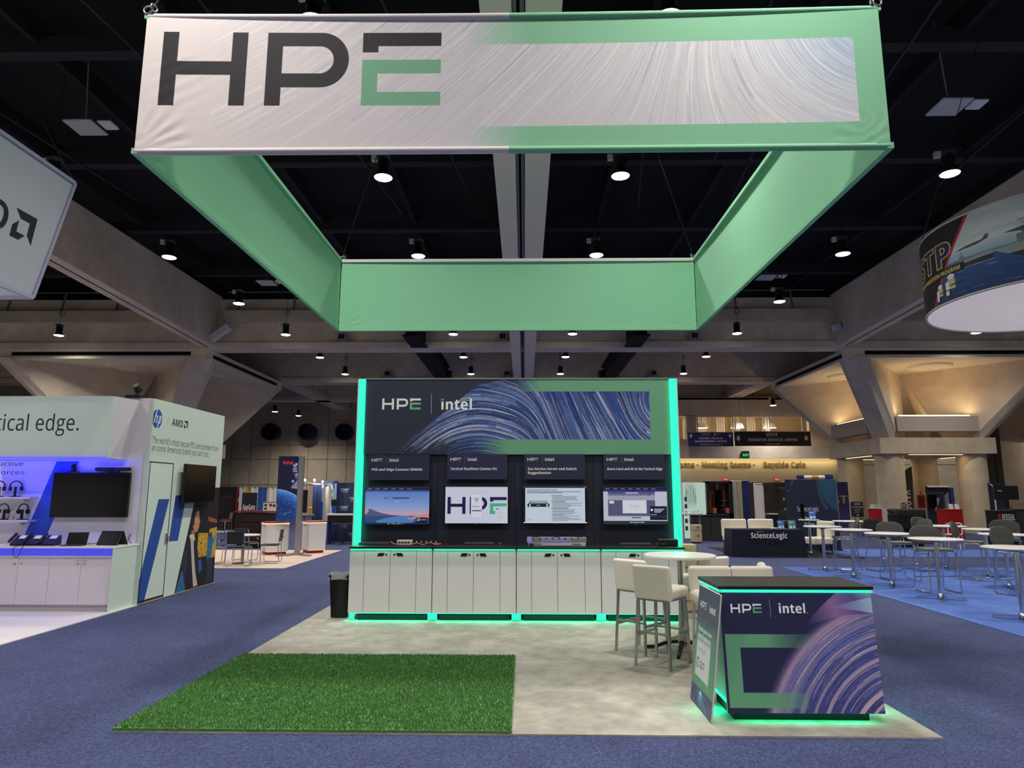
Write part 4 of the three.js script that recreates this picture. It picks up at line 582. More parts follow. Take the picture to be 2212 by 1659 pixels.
// ================= NEIGHBOUR BOOTH WITH THE BLUE LIGHTS =================
const MINT = S(0xcfe2d6, .55);
single('booth_carpet', uvm(bx(6, .012, 6.1, -9.1, .006, -7.93)), S(0xcfcbd0, .7), 'white vinyl floor of the blue lit booth', 'vinyl floor');
{
  const t = thing('booth_side_wall', 'pale mint booth wall with round hp logo, blue bars and a worker photo', 'display wall', [-6.15, .013, 0], 0);
  const za = -10.97, zb = -13.62, h = 3.29;
  const tx = canvas(1320, 1640, (x, W, H) => {
    const px = (z) => (za - z) / (za - zb) * W, py = (Y) => (h - Y) / h * H;
    x.fillStyle = '#d3e4da'; x.fillRect(0, 0, W, H);
    const path = (pts, c) => { x.fillStyle = c; x.beginPath(); pts.forEach(([z, Y], i) => i ? x.lineTo(px(z), py(Y)) : x.moveTo(px(z), py(Y))); x.closePath(); x.fill(); };
    // worker photo
    x.save(); x.beginPath(); x.moveTo(px(-12.61), py(1.6)); x.lineTo(px(-13.1), py(1.6)); x.lineTo(px(-13.1), py(1.85)); x.lineTo(px(-13.7), py(1.85)); x.lineTo(px(-13.7), py(0)); x.lineTo(px(-12.12), py(0)); x.closePath(); x.clip();
    x.fillStyle = '#1c1a1c'; x.fillRect(0, 0, W, H);
    path([[-12.85, 1.0], [-13.25, .98], [-13.25, .55], [-12.85, .55]], '#c9a52a'); path([[-13.3, 1.05], [-13.62, 1.08], [-13.62, .5], [-13.3, .5]], '#c8a833'); path([[-13.2, 1.3], [-13.6, 1.22], [-13.6, 1.15], [-13.25, 1.2]], '#9a5a34'); for (let i = 0; i < 60; i++) { x.fillStyle = ['#7c6418', '#e3c556', '#5d4a1a', '#2c2a26'][i % 4]; x.fillRect(px(rr(-13.6, -12.85)), py(rr(.5, 1.02)), rr(5, 22), rr(4, 20)); }
    path([[-12.9, .5], [-13.05, .5], [-13.1, .3], [-12.95, .25]], '#2f5f9f'); 
    path([[-13.25, .9], [-13.38, .98], [-13.5, .82], [-13.42, .5], [-13.25, .45]], '#2f6aa8'); path([[-13.3, .96], [-13.4, 1.0], [-13.42, .9], [-13.32, .88]], '#4a3326'); path([[-13.28, .5], [-13.5, .5], [-13.55, .05], [-13.3, .08]], '#2a3346'); path([[-13.5, .86], [-13.58, .98], [-13.56, .8], [-13.48, .78]], '#3b7fc0');
    // figure in the near of the photo: head, scarf, jacket
    path([[-12.18, 0], [-12.42, .85], [-12.56, 1.02], [-12.78, .95], [-12.92, .55], [-13.0, 0]], '#221f2c'); path([[-12.15, 0], [-12.32, .38], [-12.42, .3], [-12.5, 0]], '#2f6c9c'); path([[-12.3, .5], [-12.44, .82], [-12.5, .5], [-12.46, .1]], '#37304a');
    path([[-12.6, 1.08], [-12.72, 1.02], [-12.7, .9], [-12.54, .96]], '#a87a5c');
    path([[-12.6, 1.43], [-12.72, 1.46], [-12.82, 1.4], [-12.85, 1.28], [-12.89, 1.2], [-12.86, 1.17], [-12.86, 1.1], [-12.8, 1.02], [-12.7, 1.03], [-12.62, 1.12]], '#c2936f'); path([[-12.78, 1.06], [-12.86, 1.12], [-12.84, 1.05], [-12.79, 1.02]], '#8f6a50');
    path([[-12.58, 1.12], [-12.57, 1.4], [-12.66, 1.5], [-12.78, 1.49], [-12.82, 1.42], [-12.72, 1.4], [-12.67, 1.3], [-12.66, 1.16]], '#2a1c16'); x.fillStyle = '#b07f60'; x.beginPath(); x.ellipse(px(-12.67), py(1.22), 9, 18, 0, 0, 7); x.fill(); x.fillStyle = '#33241c'; x.fillRect(px(-12.8), py(1.285), 22, 6);
    path([[-12.5, .98], [-12.68, .99], [-12.74, .88], [-12.6, .84]], '#dcd5c2'); path([[-12.56, .92], [-12.68, .9], [-12.76, .55], [-12.86, .25], [-12.96, .04], [-12.8, .03], [-12.72, .3], [-12.64, .6]], '#cfc8b4'); x.strokeStyle = '#a39b86'; x.lineWidth = 3; for (const o of [0, .03, .06]) { x.beginPath(); x.moveTo(px(-12.6 - o), py(.9)); x.lineTo(px(-12.84 - o), py(.06)); x.stroke(); }
    x.restore();
    // blue bars
    path([[-11.35, 1.64], [-11.7, 1.64], [-11.16, .0], [-10.86, .0]], '#2350a0'); path([[-11.9, 1.7], [-12.29, 1.7], [-12.1, .91], [-11.79, .92]], '#2350a0');
    // logos and words
    x.fillStyle = '#2457a8'; x.beginPath(); x.ellipse(px(-11.1), py(2.965), 76, 80, 0, 0, 7); x.fill(); x.save(); x.beginPath(); x.ellipse(px(-11.1), py(2.965), 76, 80, 0, 0, 7); x.clip(); x.strokeStyle = '#dfe9f0'; x.lineWidth = 14; const L = (a, b, c, d) => { x.beginPath(); x.moveTo(px(-11.1) + a, py(2.965) + b); x.lineTo(px(-11.1) + c, py(2.965) + d); x.stroke(); }; L(-6, -90, -46, 36); L(-18, -22, 4, -22); L(6, -24, -12, 36); L(44, -30, 0, 96); L(30, -22, 56, -22); L(60, -24, 44, 28); L(48, 30, 22, 30); x.restore();
    x.strokeStyle = '#9db0a8'; x.lineWidth = 5; x.beginPath(); x.moveTo(px(-11.46), py(3.04)); x.lineTo(px(-11.41), py(2.88)); x.stroke();
    text(x, 'AMD', px(-11.58), py(2.9), 86, '#1a2622', 'left', 'bold', px(-11.98) - px(-11.58)); const ax = px(-12.0), ay = py(3.03), q = 68; x.fillStyle = '#1a2622'; x.beginPath(); x.moveTo(ax, ay); x.lineTo(ax + q, ay); x.lineTo(ax + q, ay + q); x.lineTo(ax + q * .72, ay + q * .72); x.lineTo(ax + q * .72, ay + q * .28); x.lineTo(ax + q * .28, ay + q * .28); x.closePath(); x.fill(); x.beginPath(); x.moveTo(ax + q * .24, ay + q * .36); x.lineTo(ax, ay + q * .6); x.lineTo(ax, ay + q); x.lineTo(ax + q * .4, ay + q); x.lineTo(ax + q * .64, ay + q * .76); x.lineTo(ax + q * .24, ay + q * .76); x.closePath(); x.fill();
    text(x, "The world's most secure PCs and printers from", px(-11.0), py(2.56), 74, '#20302b', 'left', '', px(-13.44) - px(-11.0)); text(x, 'an iconic American brand you can trust.', px(-11.0), py(2.43), 74, '#20302b', 'left', '', px(-13.06) - px(-11.0));
  });
  board(t, 'panel', za - zb, h, .06, MINT, printed(tx), [0, h / 2, (za + zb) / 2], Math.PI / 2, 'wall_print');
  const dg = [bx(.006, 2.25, .012, .035, 1.13, -10.93 - .07), bx(.006, 2.25, .012, .035, 1.13, -11.74), bx(.006, .012, .76, .035, 2.25, -11.36)];
  part(t, 'door_gap', dg, M.charcoal); const hd = part(t, 'door_handle', [bx(.02, .16, .05, .042, .98, -11.68), bar([.06, 1.0, -11.68], [.06, 1.0, -11.8], .018, .018)], M.steel); part(t, 'door_gap', bx(.004, .03, .7, .034, .03, -11.38), M.matte);
  part(t, 'front_wall', bx(2.6, h, .06, -1.33, h / 2, za + .0), S(0xd9d4de, .6)); part(t, 'rear_wall', bx(2.6, h, .05, -1.3, h / 2, zb + .03), M.white);
  part(t, 'base_strip', bx(.03, .012, 2.7, .05, .0, -12.3), S(0x8f866f, .8));
}
{ // television on the side wall
  const t = thing('television', 'dark television on the mint wall above the worker photo', 'television', [-6.05, 1.58, -12.55]); part(t, 'case', rbx(.05, .69, 1.2, .008, .03, .345, 0), M.black); part(t, 'screen', bx(.004, .66, 1.17, .057, .348, 0), M.blackGloss); part(t, 'wall_mount', bx(.06, .3, .4, -.03, .345, 0), M.charcoal);
}
{ // header over the counter
  const tx = canvas(1024, 460, (x, W, H) => { x.fillStyle = '#c3d6d2'; x.fillRect(0, 0, W, H); x.fillStyle = '#c9dcd7'; x.beginPath(); x.moveTo(W, 0); x.lineTo(W, H); x.lineTo(W - 190, H); x.fill(); text(x, 'tactical edge.', W - 235, 258, 166, '#1d2a30', 'right', '', 850); });
  const t = thing('booth_header', 'pale mint booth header reading tactical edge above the blue lit counter', 'header', [-7.5, 2.29, -10.42]);
  const w = 2.1; board(t, 'fascia', w, .97, .06, MINT, printed(tx), [0, .485, 0], .0, 'header_print');
  part(t, 'side_cheek', hull([[w / 2, 0, 0], [w / 2, .97, 0], [w / 2 + .12, .97, -.55], [w / 2 - .02, 0, -.55], [w / 2 - .02, 0, 0], [w / 2 - .02, .97, 0]], [[0, 1, 2, 3], [0, 3, 4], [1, 5, 2]]), S(0xd9d4de, .6));
  part(t, 'soffit', bx(w, .02, .5, 0, .01, -.27), M.white); part(t, 'light_strip', [bx(w, .03, .025, 0, -.035, .04), bx(w, .024, .025, 0, .006, .05)], M.ledBlue, 'blue light strip under the header');
  rect(w - .1, .2, 0x1414ff, 14, [-7.5, 2.25, -10.55], [-7.5, 1.6, -10.95]); rect(w - .1, .05, 0x1616ff, 8, [-7.5, 2.24, -10.4], [-7.5, 1, -10.1]);
}
{ // back wall of the counter
  const tx = canvas(1024, 1024, (x, W, H) => { const px = (X) => (X + 8.9) / 2.7 * W, py = (Y) => (2.4 - Y) / 1.6 * H; x.fillStyle = '#dedbe8'; x.fillRect(0, 0, W, H); x.fillStyle = '#2b55c8'; x.beginPath(); x.moveTo(px(-7.57), py(2.4)); x.lineTo(px(-7.2), py(2.4)); x.lineTo(px(-7.74), py(.8)); x.lineTo(px(-8.1), py(.8)); x.fill(); text(x, 'connected and', px(-7.97), py(2.32), 62, '#343a52', 'right'); text(x, 'productive', px(-8.15), py(2.19), 62, '#343a52', 'right'); text(x, 'workforces.', px(-8.08), py(2.05), 62, '#343a52', 'right'); });
  const t = thing('counter_back_wall', 'white back wall behind the blue lit counter with a slanted blue bar', 'display wall', [-7.55, .8, -10.925]); board(t, 'panel', 2.7, 1.6, .01, M.white, printed(tx), [0, .8, 0], 0, 'wall_print');
}
{
  const t = thing('television', 'large dark television on the white wall above the phones', 'television', [-6.96, 1.37, -10.86]); part(t, 'case', rbx(1.25, .71, .05, .008, 0, .355, 0), M.black); part(t, 'screen', bx(1.22, .68, .004, 0, .357, .027), M.blackGloss); part(t, 'wall_mount', bx(.4, .3, .05, 0, .35, -.04), M.charcoal);
  const c = thing('web_camera', 'small black round camera on the edge of the big dark television', 'camera', [-7.28, 2.083, -10.86]); part(c, 'body', new THREE.SphereGeometry(.05, 16, 12).scale(.8, 1.3, .8).translate(0, .07, 0), M.black); part(c, 'stand', rbx(.17, .012, .06, .005, 0, .008, 0), M.charcoal); part(c, 'lens', cyl(.02, .02, .02, 0, .09, .035, 12).rotateX(0), M.blackGloss);
  const b = thing('video_bar', 'long black video bar on the big dark television', 'video bar', [-6.63, 2.083, -10.85]); part(b, 'body', rbx(.58, .06, .07, .028, 0, .05, 0), M.black); part(b, 'stand', bx(.18, .022, .06, 0, .011, 0), M.charcoal); part(b, 'lens', cyl(.016, .016, .01, 0, 0, 0, 12).rotateX(Math.PI / 2).translate(0, .05, .036), M.blackGloss); part(b, 'trim', rbx(.585, .012, .074, .005, 0, .084, 0), M.offwhite);
  const f = thing('flood_light', 'black clip-on floodlight on the corner of the mint wall', 'floodlight', [-6.42, 3.304, -10.96]); part(f, 'base', bx(.24, .05, .1, -.04, .025, 0), M.black); part(f, 'arm', bar([0, .05, 0], [0, .12, 0], .03, .03), M.black); part(f, 'head', cyl(.05, .06, .13, 0, 0, 0, 14).rotateX(.9).translate(0, .17, 0), M.black);
}
{ // counter
  const t = thing('reception_counter', 'white counter with blue light band and four doors below the dark television', 'counter', [-7.55, .013, -10.6]);
  const w = 2.76; part(t, 'carcass', bx(w - .02, .7, .54, 0, .44, -.03), S(0xdcd6e2, .5)); part(t, 'end_panel', bx(.03, .92, .6, w / 2 - .0, .46, 0), MINT); part(t, 'plinth', bx(w - .04, .09, .5, 0, .045, -.03), S(0xbdb6c2, .6));
  for (let i = 0; i < 5; i++) { const a = w / 2 - .02 - (i + 1) * .48, d = part(t, 'door', bx(.474, .7, .018, a + .24, .445, .25), S(0xdcd6e2, .45)); const s = i % 2 ? 1 : -1; d.add(mesh('knob', new THREE.SphereGeometry(.014, 10, 8).translate(a + .24 + s * .19, .69, .27), M.steel)); if (i < 2) d.add(mesh('lock', cyl(.012, .012, .02, 0, 0, 0, 10).rotateX(Math.PI / 2).translate(a + .24 + s * .19, .74, .262), M.steel)); }
  part(t, 'light_band', bx(w - .06, .105, .02, -.02, .862, .258), glow(new THREE.Color(.08, .08, 1), 1.2), 'blue light band under the counter top'); part(t, 'counter_top', rbx(w + .04, .025, .64, .004, 0, .93, -.02), M.whiteGloss); part(t, 'lip', bx(w, .012, .05, 0, .8, .27), M.offwhite);
  rect(w - .1, .09, 0x1414ff, 9, [-7.57, .87, -10.325], [-7.57, .2, -9.6]);
}
const CT = .957;
const phoneParts = (t, m) => { part(t, 'base', hull([[-.1, 0, .1], [.1, 0, .1], [.1, 0, -.08], [-.1, 0, -.08], [-.1, .03, .1], [.1, .03, .1], [.1, .15, -.08], [-.1, .15, -.08]], [[4, 5, 6, 7], [0, 1, 5, 4], [1, 2, 6, 5], [2, 3, 7, 6], [3, 0, 4, 7]]), M.black); const h = new RoundedBoxGeometry(.045, .035, .22, 3, .015).rotateX(.58).translate(-.125, .115, .0); part(t, 'handset', h, M.black); part(t, 'display', bx(.1, .004, .08).rotateX(.58).translate(.02, .122, -.015), m); };
[[-7.78, 'black desk phone with a wide white screen on the counter', M.white], [-7.55, 'black desk phone with a narrow pale screen, between two other phones', S(0xd9ddc4, .4)], [-7.3, 'black desk phone with a tall screen, beside the tablet', S(0xcfd2e6, .4)]].forEach(([x, l, m]) => { const t = thing('desk_phone', l, 'phone', [x, CT, -10.55], .1, 'desk phones on the counter'); phoneParts(t, m); });
{ const t = thing('tablet', 'black tablet on a folding stand beside the desk phones', 'tablet', [-6.93, CT, -10.6], .15); part(t, 'slab', rbx(.3, .2, .012, .006).rotateX(-.35).translate(0, .1, 0), M.blackGloss); part(t, 'keyboard', rbx(.32, .012, .17, .005, .0, .007, .1), M.black); part(t, 'prop', bx(.2, .14, .006).rotateX(.5).translate(0, .07, -.06), M.charcoal);
  const l = thing('laptop', 'dark laptop folded like a tent at the end of the counter', 'laptop', [-6.42, CT, -10.66], -.1); part(l, 'lid', rbx(.36, .24, .01, .004).rotateX(-.5).translate(0, .108, .06), M.blackGloss); part(l, 'base', rbx(.36, .24, .012, .004).rotateX(.5).translate(0, .108, -.06), M.charcoal); part(l, 'hinge', cyl(.008, .008, .33, 0, 0, 0, 8).rotateZ(Math.PI / 2).translate(0, .213, 0), M.alu);
  single('charging_cable', smooth([[-6.24, CT + .01, -10.7], [-6.19, CT + .12, -10.74], [-6.22, CT + .16, -10.8], [-6.27, CT + .1, -10.82], [-6.22, CT + .01, -10.83]], .005, 30), M.black, 'thin black cable looping behind the folded laptop', 'cable');
  single('charging_cable', smooth([[-7.66, CT + .01, -10.42], [-7.66, CT - .02, -10.25], [-7.65, CT - .12, -10.25], [-7.6, CT - .16, -10.25], [-7.56, CT - .1, -10.25], [-7.55, CT + .01, -10.3], [-7.55, CT + .01, -10.42]], .005, 40), M.rubber, 'dark phone cable drooping over the blue light band', 'cable');
  const k = thing('speaker_puck', 'flat oval conference speaker on the counter', 'speaker', [-6.68, CT, -10.6]); part(k, 'body', lathe([[0, 0], [.09, 0], [.1, .012], [.085, .026], [0, .028]], 24).scale(1, 1, .7), M.pale); part(k, 'ring', new THREE.TorusGeometry(.085, .004, 6, 24).rotateX(Math.PI / 2).scale(1, 1, .7).translate(0, .026, 0), M.charcoal); }
// shelves with headsets
for (const [y, l] of [[1.69, 'upper white wall shelf holding headsets'], [1.33, 'lower white wall shelf holding headsets']]) { const t = thing('wall_shelf', l, 'shelf', [-8.3, y, -10.82]); part(t, 'board', rbx(.92, .03, .2, .004, 0, -.015, 0), M.whiteGloss); part(t, 'card', bx(.2, .004, .1, .34, .002, .04), S(0x9fb6d8, .5)); for (const q of [-.3, .3]) part(t, 'bracket', bx(.03, .06, .12, q, -.05, -.02), M.offwhite); }
const headset = (t) => { part(t, 'headband', new THREE.TorusGeometry(.08, .009, 8, 24, Math.PI * 1.15).rotateZ(-.24).translate(0, .17, 0), M.black); for (const s of [-1, 1]) part(t, 'ear_cup', cyl(.035, .035, .03, 0, 0, 0, 16).rotateZ(Math.PI / 2).translate(s * .075, .13, 0), M.black); part(t, 'stand', [bx(.03, .16, .03, 0, .08, -.02), bx(.12, .014, .1, 0, .007, 0)], M.charcoal); };
[[-8.16, 1.69, 'black headset on a stand, alone on the upper shelf', .9], [-8.44, 1.69, 'black headset at the far end of the upper shelf', .3], [-8.32, 1.33, 'black ring-shaped headset standing on the lower shelf', 0], [-8.0, 1.33, 'black headset with green glints at the lower shelf end', 1.3]].forEach(([x, y, l, a]) => { const t = thing('headset', l, 'headset', [x, y + .001, -10.82], a, 'headsets on the wall shelves'); headset(t); });

// ---------- tapered hanging sign over the neighbour booth ----------
{
  const T = 6.18, B = 4.4, xa = -6.5, z1 = -9.06, L = 4.9, k = .24;
  const t = thing('hanging_sign', 'big pale grey tapered hanging sign with dark AMD arrow logo', 'hanging sign', [xa - L / 2, B, z1 + L / 2]);
  const tx = canvas(1024, 372, (x, W, H) => { const g = x.createLinearGradient(0, 0, W, 0); x.fillStyle = '#b4bec9'; x.fillRect(0, 0, W, H); const q = 80, ax = 842, ay = 158; text(x, 'AMD', 830, 238, 110, '#1b1f26', 'right', 'bold'); x.fillStyle = '#1b1f26'; x.beginPath(); x.moveTo(ax, ay); x.lineTo(ax + q, ay); x.lineTo(ax + q, ay + q); x.lineTo(ax + q * .72, ay + q * .72); x.lineTo(ax + q * .72, ay + q * .28); x.lineTo(ax + q * .28, ay + q * .28); x.closePath(); x.fill(); x.beginPath(); x.moveTo(ax + q * .24, ay + q * .36); x.lineTo(ax, ay + q * .6); x.lineTo(ax, ay + q); x.lineTo(ax + q * .4, ay + q); x.lineTo(ax + q * .64, ay + q * .76); x.lineTo(ax + q * .24, ay + q * .76); x.closePath(); x.fill(); });
  const a = L / 2, b = L / 2 - k, H = T - B;
  for (let i = 0; i < 4; i++) { const g = new THREE.BufferGeometry(); g.setAttribute('position', new THREE.Float32BufferAttribute([-b, 0, b, b, 0, b, a, H, a, -a, H, a].map((v) => v), 3)); g.setAttribute('uv', new THREE.Float32BufferAttribute([k / L, 0, 1 - k / L, 0, 1, 1, 0, 1], 2)); g.setIndex([0, 1, 2, 0, 2, 3]); g.rotateY(i * Math.PI / 2); g.computeVertexNormals(); part(t, 'side_panel', g, new THREE.MeshStandardMaterial({ map: tx, roughness: .8, side: THREE.DoubleSide })); const e = [bar([-b, 0, b], [b, 0, b], .05, .05), bar([-a, H, a], [a, H, a], .05, .05), bar([b, 0, b], [a, H, a], .05, .05)].map((q) => q.rotateY(i * Math.PI / 2)); part(t, 'frame_tube', e, S(0xa9a6c4, .7)); }
  for (const sx of [-1, 1]) for (const sz of [-1, 1]) part(t, 'hanging_cable', bar([sx * a, H, sz * a], [sx * .6, 6.2, sz * .6], .012, .012, true), M.darkMetal);
}
// ---------- round hanging banner ----------
{
  const R = 1.83, yb = 4.6, h = 1.2, tx = canvas(2048, 360, (x, W, H) => {
    // the print starts at the rear of the ring; the dark corner with letters sits at u about .5
    const g = x.createLinearGradient(0, 0, 0, H); g.addColorStop(0, '#aab4bb'); g.addColorStop(.4, '#c6d0d4'); g.addColorStop(.52, '#8fb0c6'); g.addColorStop(.56, '#2c5590'); g.addColorStop(1, '#1d3560'); x.fillStyle = g; x.fillRect(0, 0, W, H);
    for (let i = 0; i < 240; i++) { x.fillStyle = ['#dfe6e8', '#9aa6ae', '#c8d2d6'][i % 3]; x.globalAlpha = .14; x.beginPath(); x.ellipse(rr(0, W), rr(0, H * .5), rr(20, 90), rr(6, 22), 0, 0, 7); x.fill(); } x.globalAlpha = 1;
    for (let i = 0; i < 500; i++) { x.fillStyle = ['#5d86b4', '#16294e', '#a9bed2', '#24487e'][i % 4]; x.globalAlpha = rr(.15, .5); x.fillRect(rr(0, W), rr(H * .56, H), rr(6, 40), rr(1, 4)); } x.globalAlpha = 1;
    const ship = (X, Y, s) => { x.fillStyle = '#8f9794'; x.beginPath(); x.moveTo(X, Y); x.lineTo(X + 330 * s, Y - 30 * s); x.lineTo(X + 330 * s, Y + 14 * s); x.lineTo(X + 40 * s, Y + 34 * s); x.fill(); x.fillStyle = '#2a3340'; x.beginPath(); x.moveTo(X + 40 * s, Y + 34 * s); x.lineTo(X + 330 * s, Y + 14 * s); x.lineTo(X + 310 * s, Y + 80 * s); x.lineTo(X + 110 * s, Y + 90 * s); x.fill(); x.fillStyle = '#6f7a7c'; x.fillRect(X + 60 * s, Y - 46 * s, 62 * s, 40 * s); x.fillRect(X + 72 * s, Y - 74 * s, 34 * s, 30 * s); x.fillRect(X + 86 * s, Y - 130 * s, 5 * s, 60 * s); x.fillRect(X + 66 * s, Y - 108 * s, 46 * s, 4 * s); x.fillRect(X + 72 * s, Y - 92 * s, 34 * s, 4 * s); x.fillStyle = '#e4ebee'; x.globalAlpha = .7; x.fillRect(X + 90 * s, Y + 82 * s, 240 * s, 6 * s); x.globalAlpha = 1; };
    const jet = (X, Y, s) => { x.fillStyle = '#4a525a'; x.beginPath(); x.moveTo(X, Y); x.lineTo(X + 60 * s, Y - 16 * s); x.lineTo(X + 150 * s, Y - 26 * s); x.lineTo(X + 170 * s, Y - 60 * s); x.lineTo(X + 186 * s, Y - 58 * s); x.lineTo(X + 180 * s, Y - 22 * s); x.lineTo(X + 120 * s, Y + 4 * s); x.lineTo(X + 30 * s, Y + 6 * s); x.fill(); };
    for (const o of [0, 1024]) {
      const X = o + 394; // dark slanted corner with the letters
      ship(X + 270, 200, .95); ship(X + 160, 205, .35); jet(X + 175, 150, .5); jet(X + 300, 140, 1.4); x.strokeStyle = '#5b646a'; x.lineWidth = 2; for (const [a, b] of [[430, 70], [400, 95]]) { x.beginPath(); x.moveTo(X + a - 20, b); x.lineTo(X + a + 30, b - 14); x.moveTo(X + a, b - 18); x.lineTo(X + a + 2, b + 10); x.stroke(); }
      x.fillStyle = '#b3223a'; x.beginPath(); x.moveTo(X + 215, 0); x.lineTo(X + 225, 0); x.lineTo(X + 72, 360); x.lineTo(X + 62, 360); x.fill(); x.fillStyle = '#17171a'; x.beginPath(); x.moveTo(X - 160, 0); x.lineTo(X + 215, 0); x.lineTo(X + 62, 360); x.lineTo(X - 160, 360); x.fill();
      x.font = 'bold 150px sans-serif'; x.textAlign = 'center'; x.lineWidth = 9; x.strokeStyle = '#d9c766'; x.strokeText('STP', X + 60, 190, 205); x.fillStyle = '#27285e'; x.fillText('STP', X + 60, 190, 205); x.fillStyle = '#17171a'; x.fillRect(X - 70, 205, 268, 34); text(x, 'NAVY SBIR TRANSITION PROGRAM', X + 60, 231, 26, '#d9c766', 'center', 'bold', 250);
      for (const [a, b, s] of [[150, 250, 1], [104, 275, .8]]) { x.fillStyle = '#d6d8cc'; x.beginPath(); x.arc(X + a, b, 13 * s, 0, 7); x.fill(); x.fillStyle = '#b9b08c'; x.fillRect(X + a - 16 * s, b + 12 * s, 30 * s, 44 * s); x.fillStyle = '#2a2a26'; x.fillRect(X + a - 4 * s, b + 36 * s, 50 * s, 6 * s); x.fillRect(X + a - 14 * s, b + 56 * s, 12 * s, 40 * s); x.fillStyle = '#dfe2dc'; x.fillRect(X + a - 22 * s, b + 20 * s, 12 * s, 60 * s); }
    }
  });
  const t = thing('round_banner', 'round hanging banner with ships, STP letters and a white inner lining', 'hanging banner', [8.2, yb, -10.0]);
  part(t, 'outer_cloth', new THREE.CylinderGeometry(R, R, h, 72, 1, true).translate(0, h / 2, 0), printed(tx, { roughness: .8 }), 'printed outer cloth'); part(t, 'lining', new THREE.CylinderGeometry(R - .02, R - .02, h, 72, 1, true).translate(0, h / 2, 0), new THREE.MeshStandardMaterial({ color: 0xd8d4de, roughness: .85, side: THREE.DoubleSide }), 'white inner lining');
  for (const y of [0, h]) part(t, 'hoop', new THREE.TorusGeometry(R - .01, .018, 8, 72).rotateX(Math.PI / 2).translate(0, y, 0), M.pale);
  for (let i = 0; i < 4; i++) { const a = i * 1.571 + .6; part(t, 'hanging_cable', bar([Math.cos(a) * R, h, Math.sin(a) * R], [Math.cos(a) * .2, 6.2, Math.sin(a) * .2], .012, .012, true), M.darkMetal); }
}

// ================= LEFT BACKGROUND =================
single('booth_carpet', uvm(bx(4.9, .012, 5.1, -8.1, .006, -18.8)), S(0xc9b8ab, .9), 'pinkish beige carpet of the booth with the space picture', 'carpet');
single('booth_carpet', uvm(bx(3.4, .012, 2.6, -13.7, .006, -31.9)), S(0xb7b2ad, .9), 'grey carpet in front of the black and red booth', 'carpet');
{ // tower sign with the planet
  const t = thing('tower_sign', 'tall lit sign with red Getac lettering above a blue planet', 'sign', [-6.8, .013, -19.7], .12);
  const tx = canvas(420, 1536, (x, W, H) => { x.fillStyle = '#0d1436'; x.fillRect(0, 0, W, H); for (let i = 0; i < 160; i++) { x.fillStyle = '#8fa4d8'; x.globalAlpha = rr(.2, .9); x.fillRect(rr(0, W), rr(100, 800), 2, 2); } x.globalAlpha = 1; const g = x.createRadialGradient(-60, 1560, 500, -60, 1560, 790); g.addColorStop(0, '#16367c'); g.addColorStop(.55, '#2c63c0'); g.addColorStop(.9, '#5fa0ee'); g.addColorStop(.97, '#a9d6ff'); g.addColorStop(1, 'rgba(40,90,200,0)'); x.fillStyle = g; x.beginPath(); x.arc(-60, 1560, 800, 0, 7); x.fill(); x.save(); x.beginPath(); x.arc(-60, 1560, 760, 0, 7); x.clip(); for (let i = 0; i < 150; i++) { x.fillStyle = ['#8fc0f4', '#0f2a66', '#4f86d4'][i % 3]; x.globalAlpha = rr(.1, .4); x.beginPath(); x.ellipse(rr(0, W), rr(850, H), rr(10, 70), rr(4, 16), -.5, 0, 7); x.fill(); } x.globalAlpha = 1; x.restore(); for (let i = 0; i < 60; i++) { x.fillStyle = ['#c9c4f2', '#8f8ad8', '#e4e0ff'][i % 3]; x.globalAlpha = rr(.3, .8); x.beginPath(); x.arc(rr(320, 420), rr(180, 760), rr(8, 34), 0, 7); x.fill(); } x.globalAlpha = 1; text(x, 'Getac', 205, 190, 116, '#ff3b30', 'center', 'bold', 230); });
  board(t, 'light_box', .56, 1.86, .12, M.alu, lit(tx, 1.0), [-.06, 1.87, 0], 0, 'lit_print'); part(t, 'post', bx(.14, 2.8, .16, .3, 1.4, 0), M.alu); part(t, 'foot', [flat([.3, .03, 0], [-.15, .02, .5], .12, .03), flat([.3, .03, 0], [.75, .02, .5], .12, .03), bx(.3, .05, .3, .3, .03, 0)], M.alu);
  rect(.5, 1.7, 0x6f8fe0, .8, [-6.84, 1.87, -19.6], [-6.5, 1.6, -15]);
}
[[-7.25, -19.95, 'white counter with orange light edges beside the tower sign, doors facing the round table'], [-6.28, -20.5, 'white counter with orange light edges behind the tower sign post']].forEach(([x, z, l], i) => {
  const t = thing('reception_counter', l, 'counter', [x, .013, z], .62, 'white counters with orange edges'); const w = i ? .52 : .62;
  part(t, 'body', bx(w, .76, .6, 0, .47, 0), M.white); part(t, 'counter_top', bx(w + .06, .03, .66, 0, .905, 0), M.darkRed); part(t, 'edge_strip', [bx(w, .03, .01, 0, .872, .306), bx(.01, .03, .6, w / 2 + .006, .872, 0), bx(.01, .03, .6, -w / 2 - .006, .872, 0)], M.orange, 'orange light strip'); part(t, 'plinth', bx(w - .08, .08, .5, 0, .04, 0), M.darkRed); part(t, 'base_strip', [bx(w - .04, .012, .01, 0, .088, .29), bx(.01, .012, .5, w / 2 - .02, .088, 0)], M.orange);
  for (const k of [-1, 1]) { const d = part(t, 'door', bx(.008, .74, .28, -w / 2 - .004, .47, k * .145), M.white); d.add(mesh('knob', bx(.01, .03, .04, -w / 2 - .012, .8, k * .05), M.charcoal)); }
  rect(w, .03, 0xff5a2a, 6, [x, .1, z + .34], [x, 0, z + .5]);
});
